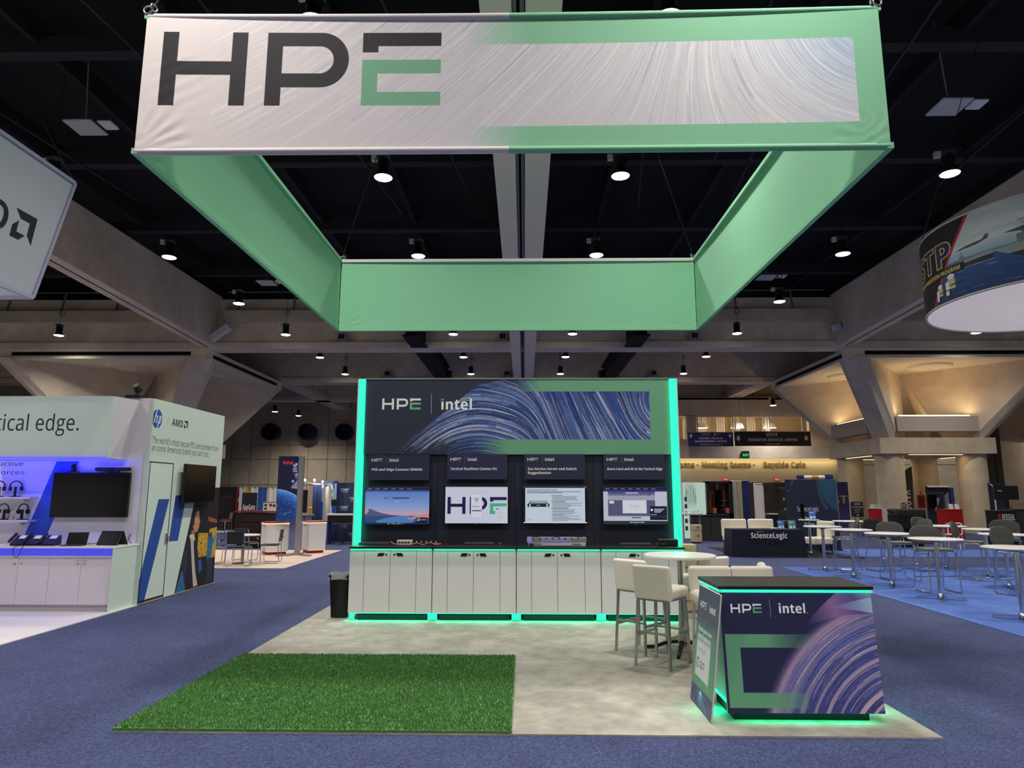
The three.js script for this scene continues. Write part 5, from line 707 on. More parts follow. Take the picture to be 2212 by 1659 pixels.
function lowChair(t, m) { part(t, 'seat', rbx(.44, .03, .42, .012, 0, .45, .02), m); part(t, 'backrest', rbx(.42, .3, .025, .012, 0, .68, -.23, 0, -.12), m); for (const s of [-1, 1]) { part(t, 'side_frame', pipe([[s * .21, .8, -.25], [s * .22, .45, -.2], [s * .23, .012, -.24], [s * .23, .012, .2], [s * .22, .44, .22], [s * .2, .435, -.15]], .01, .05, 6), M.chrome); part(t, 'bolt', bx(.01, .03, .03, s * .2, .62, -.25), M.steel); } part(t, 'cross_bar', bar([-.22, .43, .1], [.22, .43, .1], .016, .016, true), M.chrome); }
{
  const t = thing('round_table', 'low round white table among the dark chairs beside the tower sign counters', 'table', [-7.08, .013, -17.3]); part(t, 'table_top', lathe([[0, .71], [.4, .71], [.405, .7], [.4, .685], [0, .685]], 40), M.whiteGloss); part(t, 'pole', cyl(.035, .035, .66, 0, .35, 0, 14), M.steel); part(t, 'base', lathe([[.25, 0], [.25, .015], [.05, .04], [0, .04]], 28), M.steel);
  const c = thing('side_chair', 'dark stacking chair seen from behind at the low round table', 'chair', [-6.93, .013, -16.72], Math.PI - .05, 'dark chairs at the low round table'); lowChair(c, M.charcoal);
  copyOf(c, [-6.42, .013, -17.45], -1.75, 'dark stacking chair beside the orange edged counter, seen edge-on'); copyOf(c, [-7.72, .013, -17.15], 1.3, 'dark stacking chair between the low round table and the mint wall'); copyOf(c, [-7.35, .013, -18.15], .2, 'dark stacking chair across the low round table');
}
{ // black and red booth
  const t = thing('exhibit_tower', 'black booth wall with a red end reading Adobe', 'booth wall', [-14.0, .013, -32.6]);
  const side = canvas(256, 512, (x, W, H) => { x.fillStyle = '#8c1526'; x.fillRect(0, 0, W, H); x.fillStyle = '#1a0d10'; x.fillRect(40, 60, 200, 452); text(x, 'Adobe', 150, 180, 78, '#f2f2f2', 'center', 'bold', 190); for (let i = 0; i < 3; i++) { x.fillStyle = '#c9c3c3'; x.fillRect(100, 235 + i * 30, 70 - i * 14, 8); } });
  const face = canvas(256, 512, (x, W, H) => { x.fillStyle = '#100b0d'; x.fillRect(0, 0, W, H); text(x, 'Adobe', 128, 140, 60, '#5e1519', 'center', 'bold'); for (let i = 0; i < 7; i++) { x.fillStyle = '#4a3a3c'; x.fillRect(70, 170 + i * 22, 120 - (i % 3) * 30, 4); } });
  board(t, 'front_panel', 1.0, 2.04, .5, M.black, printed(face), [-.25, 1.02, 0], 0, 'front_print'); board(t, 'end_panel', .44, 2.02, .5, M.darkRed, printed(side), [.5, 1.01, .0], 0, 'end_print');
  for (const [x, z, a, l] of [[-13.95, -31.9, -.9, 'grey chair in front of the black booth wall'], [-13.2, -31.9, -1.2, 'grey chair in front of the red booth end']]) { const c = thing('side_chair', l, 'chair', [x, .013, z], a); lowChair(c, M.grey); }
}
{ // counter and small displays behind
  const t = thing('bar_counter', 'dark wood bar counter beside the tower sign', 'counter', [-9.9, .013, -25.6]); part(t, 'front', bx(1.7, 1.0, .5, 0, .5, 0), M.wood); part(t, 'counter_top', bx(1.8, .05, .6, 0, 1.05, 0), M.darkRed); for (let i = 0; i < 3; i++) part(t, 'plank', bx(1.68, .28, .02, 0, .2 + i * .31, .26), M.wood);
  const s = thing('bar_stool', 'dark red stool beside the wood bar counter', 'stool', [-11.2, .013, -25.6]); part(s, 'seat', cyl(.2, .2, .05, 0, .74, 0, 18), M.darkRed); part(s, 'pole', cyl(.025, .025, .7, 0, .36, 0, 10), M.chrome); part(s, 'base', cyl(.22, .24, .02, 0, .01, 0, 20), M.chrome);
  const b = thing('equipment_case', 'low black case lying on the carpet near the wood bar', 'case', [-8.85, .013, -22.4]); part(b, 'body', rbx(.9, .3, .5, .02, 0, .16, 0), M.black); part(b, 'lid', rbx(.9, .06, .5, .02, 0, .34, 0), M.charcoal); for (const k of [-.25, .25]) part(b, 'latch', bx(.06, .05, .01, k, .3, .252), M.steel);
  const sg = canvas(256, 320, (x, W, H) => { x.fillStyle = '#23262c'; x.fillRect(0, 0, W, H); text(x, 'AppGate', 128, 130, 58, '#f3f3f3', 'center', 'bold', 220); x.fillStyle = '#efefef'; x.fillRect(150, 205, 70, 22); });
  const a = thing('sign_panel', 'dark panel reading AppGate behind the wood bar', 'sign', [-11.55, .013, -28.6]); board(a, 'panel', .62, 1.75, .05, M.charcoal, printed(sg), [0, .88, 0], 0, 'print'); part(a, 'foot', bx(.5, .03, .3, 0, .015, 0), M.charcoal);
  const w = thing('product_box', 'white box with dark product pictures on the wood bar', 'box', [-9.52, 1.092, -25.6]); const bxT = canvas(128, 96, (x, W, H) => { x.fillStyle = '#d9d2cc'; x.fillRect(0, 0, W, H); x.fillStyle = '#2f2b2a'; for (const [p, q] of [[10, 14], [10, 54], [58, 14], [92, 20]]) x.fillRect(p, q, 26, 28); }); board(w, 'carton', .5, .3, .2, M.white, printed(bxT), [0, .15, 0], 0, 'print'); part(w, 'lid', bx(.51, .03, .21, 0, .315, 0), S(0x9a4a44, .7));
}
{ // pleated drapes, every hanging a thing
  const drape = (x0, x1, z, h, col, label, name = 'drape') => { const n = 40, g = new THREE.PlaneGeometry(x1 - x0, h, n, 1), p = g.attributes.position; for (let i = 0; i < p.count; i++) p.setZ(i, .035 * Math.sin((p.getX(i) - x0) * 26)); g.computeVertexNormals(); const t = thing(name, label, 'drape', [(x0 + x1) / 2, 0.01, z]); part(t, 'cloth', g.translate(0, h / 2, 0), new THREE.MeshStandardMaterial({ color: col, roughness: .9, side: THREE.DoubleSide })); part(t, 'rod', bar([-(x1 - x0) / 2, h, 0], [(x1 - x0) / 2, h, 0], .035, .035, true), M.alu); return t; };
  drape(-13.0, -12.72, -31, 2.0, 0xcfcabf, 'pale drape beside the red booth end'); drape(-12.72, -12.5, -31, 2.0, 0xc9a02e, 'mustard yellow drape beside a white drape'); drape(-12.5, -12.15, -31, 2.0, 0xe3e4e2, 'white drape between yellow and blue drapes'); drape(-12.15, -11.75, -31, 2.0, 0x3a5fb0, 'bright blue drape beside the AppGate panel'); drape(-11.75, -11.3, -31, 2.0, 0xf2f0e2, 'cream drape behind the AppGate panel'); drape(-11.3, -10.9, -31, 2.0, 0x4a70b8, 'light blue drape behind the tower sign');
  drape(-7.62, -7.3, -24.5, 2.05, 0x1d2c60, 'dark blue drape under the clip-on spotlights'); drape(-7.26, -7.0, -24.6, 2.05, 0xb9b7b2, 'pale grey drape beside the comic print wall');
  const f = thing('spot_bar', 'row of small glowing clip-on spotlights on the dark blue drape', 'spotlight', [-7.55, 2.06, -24.47]); part(f, 'rail', bar([-.35, .06, 0], [.4, .0, 0], .025, .025, true), M.alu); for (const [x, y] of [[-.35, .14], [.0, .14], [.3, .08]]) { const h = part(f, 'spot_head', cyl(.05, .035, .12, x, y, 0, 12), M.alu); h.add(mesh('bulb', new THREE.SphereGeometry(.045, 10, 8).translate(x, y + .02, .06), M.whiteStrip)); } const pl = new THREE.PointLight(0xfff0d8, 4, 0, 2); pl.position.set(-7.5, 2.2, -24.15); scene.add(pl);
  const v = thing('demo_kiosk', 'tall dark monitor kiosk with a yellow tool case behind the tower sign', 'kiosk', [-7.85, .013, -24.2]); part(v, 'monitor', bx(.28, .8, .05, 0, 1.45, 0), M.blackGloss); part(v, 'desk', bx(.6, .04, .4, .1, .98, .1), M.grey); part(v, 'leg', bx(.05, .95, .05, .1, .48, .1), M.grey); part(v, 'tool_case', rbx(.12, .26, .08, .01, .32, 1.12, .16, 0, .2), S(0xc9a227, .5));
}
{ // comic print wall
  const t = thing('exhibit_wall', 'blue booth wall with a jagged SUPER POWER burst', 'booth wall', [-6.85, .013, -25.0]);
  const tx = canvas(512, 800, (x, W, H) => { const g = x.createLinearGradient(0, 0, 0, H); g.addColorStop(0, '#1f3f8c'); g.addColorStop(.5, '#2a62b8'); g.addColorStop(1, '#1a3a78'); x.fillStyle = g; x.fillRect(0, 0, W, H); x.fillStyle = '#e8f2f4'; x.beginPath(); for (let i = 0; i < 48; i++) { const a = i / 48 * 6.283, r = i % 2 ? 1 : .86; const X = 285 + Math.cos(a) * 145 * r, Y = 190 + Math.sin(a) * 165 * r; i ? x.lineTo(X, Y) : x.moveTo(X, Y); } x.fill(); text(x, 'SUPER', 285, 170, 74, '#4aa0c8', 'center', 'bold', 200); text(x, 'POWER', 285, 250, 74, '#4a8fc0', 'center', 'bold', 220); x.fillStyle = '#b9d4e4'; for (const [a, b, c, d] of [[40, 40, 70, 240], [420, 30, 70, 240]]) x.fillRect(a, b, c, d); x.strokeStyle = '#e9f3f6'; x.lineWidth = 10; x.beginPath(); x.moveTo(20, 800); x.lineTo(110, 600); x.lineTo(240, 780); x.stroke(); x.fillStyle = '#14161c'; x.beginPath(); x.moveTo(30, 800); x.lineTo(115, 640); x.lineTo(230, 800); x.fill(); x.fillStyle = '#d8b894'; x.beginPath(); x.ellipse(90, 590, 34, 60, 0, 0, 7); x.fill(); x.fillStyle = '#e06a3a'; x.beginPath(); x.moveTo(100, 790); x.lineTo(125, 720); x.lineTo(150, 790); x.fill(); });
  const tb = canvas(512, 700, (x, W, H) => { x.fillStyle = '#1b2a52'; x.fillRect(0, 0, W, H); for (let i = 0; i < 6; i++) { const X = i % 2 ? 270 : 110, Y = 70 + i * 105; x.strokeStyle = '#c7d2e4'; x.lineWidth = 4; x.beginPath(); x.moveTo(X - 60, Y); x.lineTo(X + 80, Y); x.lineTo(X + 60, Y + 34); x.lineTo(X - 40, Y + 34); x.closePath(); x.stroke(); x.fillStyle = '#dfe6f0'; x.fillRect(X - 30, Y + 10, 90, 10); x.fillStyle = '#8f9cb8'; x.fillRect(X - 40, Y + 46, 110, 4); } });
  board(t, 'burst_panel', .62, 2.18, .08, M.deepBlue, printed(tx), [-.32, 1.09, 0], 0, 'burst_print'); board(t, 'logo_panel', 1.1, 2.12, .08, M.navy, printed(tb), [.55, 1.06, -.02], 0, 'logo_print');
  const d = thing('high_table', 'long high table with a small screen before the blue logo panel', 'table', [-6.35, .013, -24.1]); part(d, 'table_top', bx(1.1, .05, .5, 0, 1.0, 0), M.white); part(d, 'front_panel', bx(1.0, .25, .02, 0, .85, .2), M.black); for (const x of [-.5, .5]) part(d, 'leg', bx(.05, .98, .4, x, .49, 0), M.deepBlue);
  const m = thing('monitor', 'small black monitor on an arm, on the long high table', 'monitor', [-6.78, 1.04, -24.1]); part(m, 'panel', bx(.28, .22, .03, .1, .38, 0), M.black); part(m, 'stand', bx(.03, .36, .03, -.04, .18, 0), M.white); part(m, 'base', bx(.16, .015, .14, 0, .008, 0), M.white);
  for (const x of [-6.45, -6.1]) { const s = thing('bar_stool', 'dark bar stool tucked under the long high table', 'stool', [x, .013, -23.75], 0, 'stools under the long high table'); part(s, 'seat', rbx(.34, .05, .34, .02, 0, .68, 0), M.charcoal); for (const [a, b] of [[-1, -1], [1, -1], [-1, 1], [1, 1]]) part(s, 'leg', bar([a * .13, .66, b * .13], [a * .17, 0, b * .17], .02, .02), M.darkMetal); part(s, 'footrest', [bar([-.15, .25, .15], [.15, .25, .15], .015, .015)], M.darkMetal); }
}

// ================= RIGHT SIDE: TABLES =================
single('lounge_carpet', uvm(bx(9.5, .012, 9.4, 10.95, .006, -12.2)), M.blue, 'bright blue carpet under the high white tables', 'carpet');
single('lounge_carpet', uvm(bx(6, .012, 2.6, 12.2, .006, -21.0)), M.blue, 'bright blue carpet strip beyond the high tables', 'carpet');
single('booth_carpet', bx(3.4, .012, 3.6, 7.75, .006, -21.2), M.soot, 'black carpet of the ScienceLogic booth', 'carpet');
function highTable(x, z, label, r = .42) {
  const t = thing('high_table', label, 'table', [x, .013, z], rr(-.2, .2), 'high round white tables');
  part(t, 'table_top', lathe([[0, 1.0], [r - .02, 1.0], [r, .99], [r - .015, .968], [0, .966]], 44), M.whiteGloss); part(t, 'pole', cyl(.034, .034, .93, 0, .5, 0, 18), M.chrome); part(t, 'top_plate', cyl(.1, .06, .03, 0, .95, 0, 16), M.darkMetal);
  part(t, 'collar', lathe([[.034, .09], [.05, .06], [.06, .02], [0, .02]], 16), M.chrome);
  for (let i = 0; i < 4; i++) { const a = i * 1.571 + .4, c = Math.cos(a), s = Math.sin(a), f = part(t, 'foot', flat([0, .048, 0], [c * .36, .026, s * .36], .06, .018), M.chrome); f.add(mesh('glide', cyl(.02, .022, .02, c * .34, .01, s * .34, 10), M.chrome)); }
  return t;
}
highTable(6.97, -16.24, 'high white table beside the dark ScienceLogic cloth, farthest in its row along the carpet edge'); highTable(6.98, -14.86, 'high white table with a dark-backed chair just behind it'); highTable(7.04, -13.49, 'high white table in front of a grey chair with a black chair behind'); highTable(7.01, -11.91, 'high white table directly covering the low part of a wide grey chair back'); highTable(7.03, -10.04, 'high white table at the near corner of the bright blue carpet');
highTable(9.97, -15.12, 'high white table below the REDSEAL counter'); highTable(9.11, -13.28, 'high white table behind the grey chair that faces the aisle'); highTable(10.0, -16.64, 'high white table below the red counter', .5); highTable(9.25, -11.3, 'high white table cut by the picture edge'); highTable(9.1, -19.4, 'high white table near the black cart', .46);
scene.children[scene.children.length - 2].userData.label = 'high white table between the aisle-facing grey chair and the round STP banner above';
function barChair(t, m = M.greyFabric, sm = M.greySeat) {
  part(t, 'seat', new RoundedBoxGeometry(.46, .045, .44, 4, .02).translate(0, .755, .03), sm);
  const g = new THREE.SphereGeometry(1, 40, 26), p = g.attributes.position, pw = (v, e) => Math.sign(v) * Math.pow(Math.abs(v), e);
  for (let i = 0; i < p.count; i++) { const X = .295 * pw(p.getX(i), .75); let Y = p.getY(i); Y = Y < 0 ? .15 * pw(Y, .55) : .2 * pw(Y, .85); const Z = .026 * pw(p.getZ(i), .5); p.setXYZ(i, X, Y + .15, Z + .55 * X * X); }
  g.computeVertexNormals(); part(t, 'backrest', g.rotateX(-.12).translate(0, .82, -.25), m);
  for (const k of [-1, 1]) { part(t, 'side_frame', pipe([[k * .265, .98, -.235], [k * .255, .78, -.19], [k * .25, .73, -.16], [k * .27, .014, -.27], [k * .27, .014, .27], [k * .245, .73, .22], [k * .24, .728, -.12]], .0125, .05, 8), M.chrome); }
  part(t, 'cross_bar', bar([-.25, .73, .16], [.25, .73, .16], .022, .022, true), M.chrome); part(t, 'cross_bar', bar([-.255, .7, -.18], [.255, .7, -.18], .022, .022, true), M.chrome); part(t, 'footrest', bar([-.262, .3, .24], [.262, .3, .24], .022, .022, true), M.chrome); part(t, 'footrest', bar([-.265, .24, -.24], [.265, .24, -.24], .02, .02, true), M.chrome);
}
const bc = thing('bar_chair', 'wide grey round-backed bar chair facing out behind the high table with a matching width', 'bar chair', [7.46, .013, -12.75], 0, 'grey bar chairs at the high tables'); barChair(bc); bc.userData.label = 'wide grey round-backed bar chair, its back rising just above a high table top';
copyOf(bc, [7.72, .013, -14.45], .05, 'grey round-backed bar chair with a black chair directly behind it'); copyOf(bc, [7.35, .013, -15.95], -1.9, 'grey seated bar chair turned sideways beside the ScienceLogic cloth'); copyOf(bc, [9.15, .013, -16.3], -1.5, 'grey bar chair seen edge-on below the red counter'); copyOf(bc, [9.35, .013, -14.7], .85, 'grey bar chair turned half sideways, standing clear of the tables'); copyOf(bc, [8.72, .013, -12.45], .35, 'grey bar chair facing the aisle on the blue carpet by the REDSEAL side'); copyOf(bc, [10.2, .013, -17.6], .4, 'far grey bar chair in front of the round column foot'); copyOf(bc, [10.9, .013, -15.8], -.5, 'grey bar chair just below the REDSEAL counter');
{ const d = thing('bar_chair', 'black round-backed bar chair behind a grey one', 'bar chair', [8.3, .013, -16.2], .3); barChair(d, M.charcoal, M.charcoal); }

// ---------- the cloth-covered table booth ----------
{
  const w = 2.0, d = .75, h = .74, n = 96;
  const t = thing('draped_table', 'table under a dark navy cloth reading ScienceLogic', 'table', [6.87, .013, -19.95]);
  const pos = [], uv = [], idx = []; const per = [[-w / 2, d / 2], [w / 2, d / 2], [w / 2, -d / 2], [-w / 2, -d / 2]]; const ring = []; for (let k = 0; k < 4; k++) for (let i = 0; i < n / 4; i++) { const f = i / (n / 4), a = per[k], b = per[(k + 1) % 4]; ring.push([a[0] + (b[0] - a[0]) * f, a[1] + (b[1] - a[1]) * f, k]); }
  for (let j = 0; j <= 6; j++) ring.forEach(([x, z, k], i) => { const f = j / 6, wave = (k === 0 && Math.abs(x) < w * .36 ? .25 : 1) * Math.sin(i * 1.35) * .035 * f; const L = Math.hypot(x, z), ex = 1 + .045 * f; pos.push(x * ex + x / L * wave, h * (1 - f), z * ex + z / L * wave); uv.push(x / w + .5, 1 - f); });
  for (let j = 0; j < 6; j++) for (let i = 0; i < n; i++) { const a = j * n + i, b = j * n + (i + 1) % n; idx.push(a, a + n, b, b, a + n, b + n); }
  const g = new THREE.BufferGeometry(); g.setAttribute('position', new THREE.Float32BufferAttribute(pos, 3)); g.setAttribute('uv', new THREE.Float32BufferAttribute(uv, 2)); g.setIndex(idx); g.computeVertexNormals();
  part(t, 'cloth_skirt', g, new THREE.MeshStandardMaterial({ color: 0x10152b, roughness: .95, side: THREE.DoubleSide })); part(t, 'cloth_top', bx(w, .012, d, 0, h, 0), M.navyCloth);
  const wd = letters('ScienceLogic', .13, .006); const bw = wd.boundingBox.max.x; wd.scale(1.02 / bw, 1.15, 1); part(t, 'lettering', wd.translate(-.5, h - .23, d / 2 + .045), S(0xe4e6ea, .6), 'white ScienceLogic lettering'); part(t, 'lettering', [0, 1, 2, 3].map((i) => new THREE.SphereGeometry(.012, 8, 6).translate(-.3 + i * .05, h - .05, d / 2 + .035)), S(0xb9bcc6, .6));
  const chairs = (x, z, turn, label, ww = .8) => { const s = thing('lounge_chair', label, 'lounge chair', [x, .013, z], turn, 'white tufted lounge chairs'); part(s, 'seat', rbx(ww, .2, .62, .05, 0, .36, .06), M.warmWhite); part(s, 'backrest', rbx(ww, .56, .14, .05, 0, .66, -.27, 0, -.06), M.warmWhite); for (const k of [-.3, -.1, .1, .3]) for (const y of [.6, .78]) part(s, 'button', new THREE.SphereGeometry(.012, 8, 6).translate(k * ww / .8, y, -.185), M.leather); for (const [a, b] of [[-1, 1], [1, 1], [-1, -1], [1, -1]]) part(s, 'leg', bar([a * ww * .36, .27, b * .22], [a * ww * .42, 0, b * .26], .03, .03), M.black); };
  chairs(6.75, -22.0, .05, 'white tufted lounge chair showing a leg beside the navy cloth'); chairs(7.6, -22.05, -.05, 'white tufted lounge chair half behind the ScienceLogic cloth'); chairs(8.78, -20.8, -1.35, 'white tufted lounge chair seen from the side, by the steel table pole', .7);
  const bk = canvas(1024, 1400, (x, W, H) => { x.fillStyle = '#1d2740'; x.fillRect(0, 0, W, H); const g2 = x.createLinearGradient(700, 0, 1024, 500); g2.addColorStop(0, '#2b5a72'); g2.addColorStop(1, '#245068'); x.fillStyle = g2; x.beginPath(); x.moveTo(700, 0); x.bezierCurveTo(700, 300, 800, 560, 1024, 640); x.lineTo(1024, 0); x.fill(); x.strokeStyle = '#6f86a4'; x.lineWidth = 6; for (const o of [0, 26, 52]) { x.beginPath(); x.moveTo(640 + o, 0); x.bezierCurveTo(640 + o, 300, 700 + o, 480, 790 + o, 600); x.stroke(); } for (const o of [0, 34]) { x.beginPath(); x.moveTo(170 - o, 0); x.quadraticCurveTo(160 - o, 80, 120 - o, 120); x.stroke(); } x.beginPath(); x.moveTo(0, 230); x.quadraticCurveTo(90, 240, 110, 160); x.stroke(); x.strokeStyle = '#33465f'; x.beginPath(); x.moveTo(780, 900); x.quadraticCurveTo(860, 960, 1000, 980); x.stroke(); text(x, 'ScienceLogic', 210, 640, 130, '#eef1f4', 'left', '', 430); text(x, 'AI for', 265, 800, 70, '#e4e8ec', 'left', 'bold'); text(x, 'IT Ops', 330, 920, 70, '#e4e8ec', 'left', 'bold'); });
  const b = thing('fabric_backdrop', 'tall navy fabric backdrop reading ScienceLogic with a teal corner', 'backdrop', [9.12, .013, -21.9], -.12); board(b, 'fabric', 1.55, 2.18, .03, M.navyCloth, printed(bk, { roughness: .8 }), [0, 1.1, 0], 0, 'print'); part(b, 'edge_pole', bar([.79, 0, .02], [.77, 2.22, .02], .03, .03, true), M.alu); part(b, 'base', bx(1.6, .04, .3, 0, .02, -.02), M.charcoal);
  const c = thing('drape_roll', 'white and orange rolled signs resting on the navy backdrop with blue ends', 'rolled sign', [9.27, 2.215, -21.95], -.12); part(c, 'roll', cyl(.06, .06, .8, 0, 0, 0, 14).rotateZ(Math.PI / 2).translate(0, .06, 0), M.white); part(c, 'label', cyl(.061, .061, .2, 0, 0, 0, 14).rotateZ(Math.PI / 2).translate(.02, .06, 0), S(0xc98a2a, .6)); part(c, 'cloth_end', rbx(.22, .13, .13, .03, -.42, .065, 0), M.deepBlue); part(c, 'cloth_end', rbx(.26, .15, .13, .03, .44, .075, 0), M.deepBlue);
  highTable(8.34, -20.3, 'small high table beside the ScienceLogic table, holding a stand-up card', .3);
  const card = (x, y, z, turn, label, c1, c2) => { const tx = canvas(128, 160, (q, W, H) => { const g3 = q.createLinearGradient(0, 0, W, H); g3.addColorStop(0, c1); g3.addColorStop(1, c2); q.fillStyle = g3; q.fillRect(0, 0, W, H); q.fillStyle = '#dfe8f4'; q.fillRect(14, 26, 84, 6); q.fillRect(14, 40, 60, 5); q.fillStyle = '#d4e4ee'; q.beginPath(); q.arc(96, 120, 20, 0, 7); q.fill(); q.fillRect(14, 102, 46, 44); }); const k = thing('table_card', label, 'card', [x, y, z], turn); board(k, 'card', .2, .25, .006, M.deepBlue, printed(tx), [0, .125, 0], 0, 'print', -.2); part(k, 'prop', bx(.1, .2, .005).rotateX(.3).translate(0, .1, -.05), M.deepBlue); };
  card(7.32, .76, -19.78, .15, 'blue and white stand-up card on the navy table cloth', '#4a62c0', '#3f8fd0'); card(7.62, .76, -19.74, -.15, 'green and blue stand-up card at the table cloth end', '#5fa06a', '#2f6fc0'); card(8.42, 1.015, -20.24, 0, 'blue stand-up card on the small high table', '#3f74c8', '#2f5fb0');
  const m = thing('monitor', 'tall dark monitor edge standing behind the blue card', 'monitor', [8.2, 1.015, -20.4], .5); part(m, 'panel', bx(.12, .4, .03, 0, .24, 0), M.blackGloss); part(m, 'stand', bx(.05, .04, .04, 0, .03, 0), M.black); part(m, 'base', bx(.12, .01, .1, 0, .005, 0), M.black);
  const br = thing('brochure_stack', 'stack of white brochures on the navy table cloth', 'brochures', [7.25, .76, -19.9]); for (let i = 0; i < 5; i++) part(br, 'sheet', bx(.34, .006, .22, 0, .004 + i * .007, 0, rr(-.1, .1)), M.white);
}
// ---------- booths behind the main wall's end ----------
{
  const lbT = canvas(512, 768, (x, W, H) => { x.fillStyle = '#cfe8dc'; x.fillRect(0, 0, W, H); for (let i = 0; i < 260; i++) { x.strokeStyle = ['#6f9a80', '#8fb49a', '#5c8068'][i % 3]; x.globalAlpha = rr(.2, .6); x.lineWidth = rr(2, 8); const X = rr(60, 300), Y = rr(0, 260); x.beginPath(); x.moveTo(X, Y); x.lineTo(X + rr(-30, 10), Y + rr(40, 120)); x.stroke(); } for (let i = 0; i < 160; i++) { x.strokeStyle = '#22302c'; x.globalAlpha = rr(.4, .9); x.lineWidth = rr(2, 8); const a = rr(3.4, 6), r = rr(60, 230); x.beginPath(); x.moveTo(300, 640); x.quadraticCurveTo(300 + Math.cos(a) * r * .5, 600 - r * .4, 300 + Math.cos(a) * r, 600 + Math.sin(a) * r); x.stroke(); } x.globalAlpha = 1; for (let i = 0; i < 5; i++) { x.fillStyle = i === 2 ? '#6a68b8' : '#2a3a36'; x.fillRect(30, 200 + i * 100, 60, 60); } });
  const t = thing('light_box', 'glowing pale green light box wall with dark plant print', 'light box', [6.75, .013, -27.0]); board(t, 'box', .9, 2.15, .2, M.pale, lit(lbT, 1.05), [-.1, 1.1, 0], .05, 'lit_print'); part(t, 'frame_post', bx(.06, 2.2, .22, -.58, 1.1, 0), M.white); rect(.85, 2.0, 0xd6f0e2, .8, [6.66, 1.1, -26.85], [6.66, 1, -24]);
  const dk = thing('display_kiosk', 'dark display cabinet with orange lit interior and glass shelves', 'display cabinet', [7.6, .013, -27.0]); part(dk, 'frame', [bx(.1, 2.2, .5, -.45, 1.1, 0), bx(.16, 2.2, .5, .44, 1.1, 0), bx(1.0, .08, .5, 0, 2.18, 0), bx(1.0, 1.0, .5, 0, .5, 0)], M.black); part(dk, 'back_panel', bx(.86, 1.2, .02, 0, 1.6, -.2), S(0x9a5a38, .6)); part(dk, 'back_strip', bx(.08, 1.2, .03, .05, 1.6, -.19), M.white); part(dk, 'monitor', bx(.3, .95, .06, .0, 1.42, .1), M.blackGloss); for (let i = 0; i < 3; i++) part(dk, 'glass_shelf', bx(.4, .012, .3, .22, 1.1 + i * .19, .05), M.acrylic); for (const x of [-.2, .3]) part(dk, 'product_box', bx(.14, .2, .1, x, 1.1, .18), S(0xb8503a, .6));
  const f = thing('booth_counter', 'long dark counter in front of the glowing plant print', 'counter', [6.9, .013, -26.2]); part(f, 'front', bx(1.35, .9, .4, .1, .47, 0), M.charcoal); part(f, 'counter_top', bx(1.4, .03, .46, .1, .935, 0), M.black); for (const x of [-.5, .1, .7]) part(f, 'wheel', cyl(.04, .04, .03, x, .04, .16, 12).rotateZ(0), M.steel); part(f, 'seam', bx(.012, .86, .01, .12, .47, .203), M.matte);
  const w = thing('side_table', 'narrow white high table beside the mint glowing wall end', 'table', [6.05, .013, -25.4]); part(w, 'table_top', bx(.75, .05, .4, .1, 1.02, 0), M.white); part(w, 'leg', bx(.04, 1.0, .04, -.2, .5, 0), M.alu); part(w, 'leg', bx(.04, 1.0, .04, .4, .5, 0), M.alu);
  const c = thing('tan_case', 'upright tan transport case below the narrow white table', 'case', [6.2, .013, -25.0], .1); part(c, 'shell', rbx(.34, .62, .3, .03, 0, .33, 0), M.tanBox); part(c, 'lid_seam', bx(.345, .012, .305, 0, .45, 0), M.charcoal); for (const y of [.25, .55]) part(c, 'latch', bx(.05, .05, .02, .02, y, .155), M.charcoal); part(c, 'foot', bx(.3, .03, .26, 0, .015, 0), M.rubber);
  const b = thing('box_wall', 'dark green booth wall next to the glowing light box', 'booth wall', [5.95, .013, -28.0]); part(b, 'panel', bx(.7, 2.1, .06, .2, 1.05, 0), S(0x1c2a26, .7)); part(b, 'post', bx(.05, 2.12, .08, .56, 1.06, 0), M.alu);
  // drapes
  const hang = (x0, x1, z, h, col, label) => { const g = new THREE.PlaneGeometry(x1 - x0, h, 40, 1), p = g.attributes.position; for (let i = 0; i < p.count; i++) p.setZ(i, .025 * Math.sin(p.getX(i) * 34)); g.computeVertexNormals(); const q = thing('drape', label, 'drape', [(x0 + x1) / 2, .013, z]); part(q, 'cloth', g.translate(0, h / 2, 0), new THREE.MeshStandardMaterial({ color: col, roughness: .9, side: THREE.DoubleSide })); part(q, 'rod', bar([-(x1 - x0) / 2, h, 0], [(x1 - x0) / 2, h, 0], .03, .03, true), M.alu); };
  hang(8.13, 8.36, -27, 2.23, 0xb9b9b8, 'pale grey drape next to the dark display cabinet'); hang(8.36, 8.56, -27, 2.22, 0xb5a488, 'narrow tan drape between grey and navy drapes'); hang(8.56, 8.86, -27, 2.25, 0x1c2d66, 'navy blue drape beside the white pop-up frame');
  const pu = thing('popup_wall', 'blank white pop-up fabric wall with rounded corners, seen beside the navy drape', 'fabric wall', [8.85, .013, -26.0]); part(pu, 'fabric', rbx(.34, 2.12, .08, .04, 0, 1.07, 0), S(0xd8cfd0, .85)); part(pu, 'frame', pipe([[-.17, 0, .05], [-.17, 2.12, .05], [.17, 2.12, .05], [.17, 0, .05]], .015, .08, 8), M.white);
  const fT = canvas(256, 300, (x, W, H) => { x.fillStyle = '#24221f'; x.fillRect(0, 0, W, H); text(x, 'FEDERATED COM', 128, 150, 34, '#cfcbc4', 'center', 'bold', 200); x.fillStyle = '#a8a49c'; x.fillRect(26, 60, 12, 20); x.fillRect(50, 56, 34, 8); });
  const fd = thing('pullup_banner', 'black pull-up banner reading FEDERATED COM', 'banner', [11.2, .013, -28.6]); board(fd, 'sheet', 1.15, 1.95, .03, M.black, printed(fT), [0, 1.0, 0], 0, 'print'); part(fd, 'base', bx(1.2, .08, .2, 0, .04, 0), M.alu); part(fd, 'top_bar', bx(1.18, .03, .04, 0, 1.98, 0), M.alu);
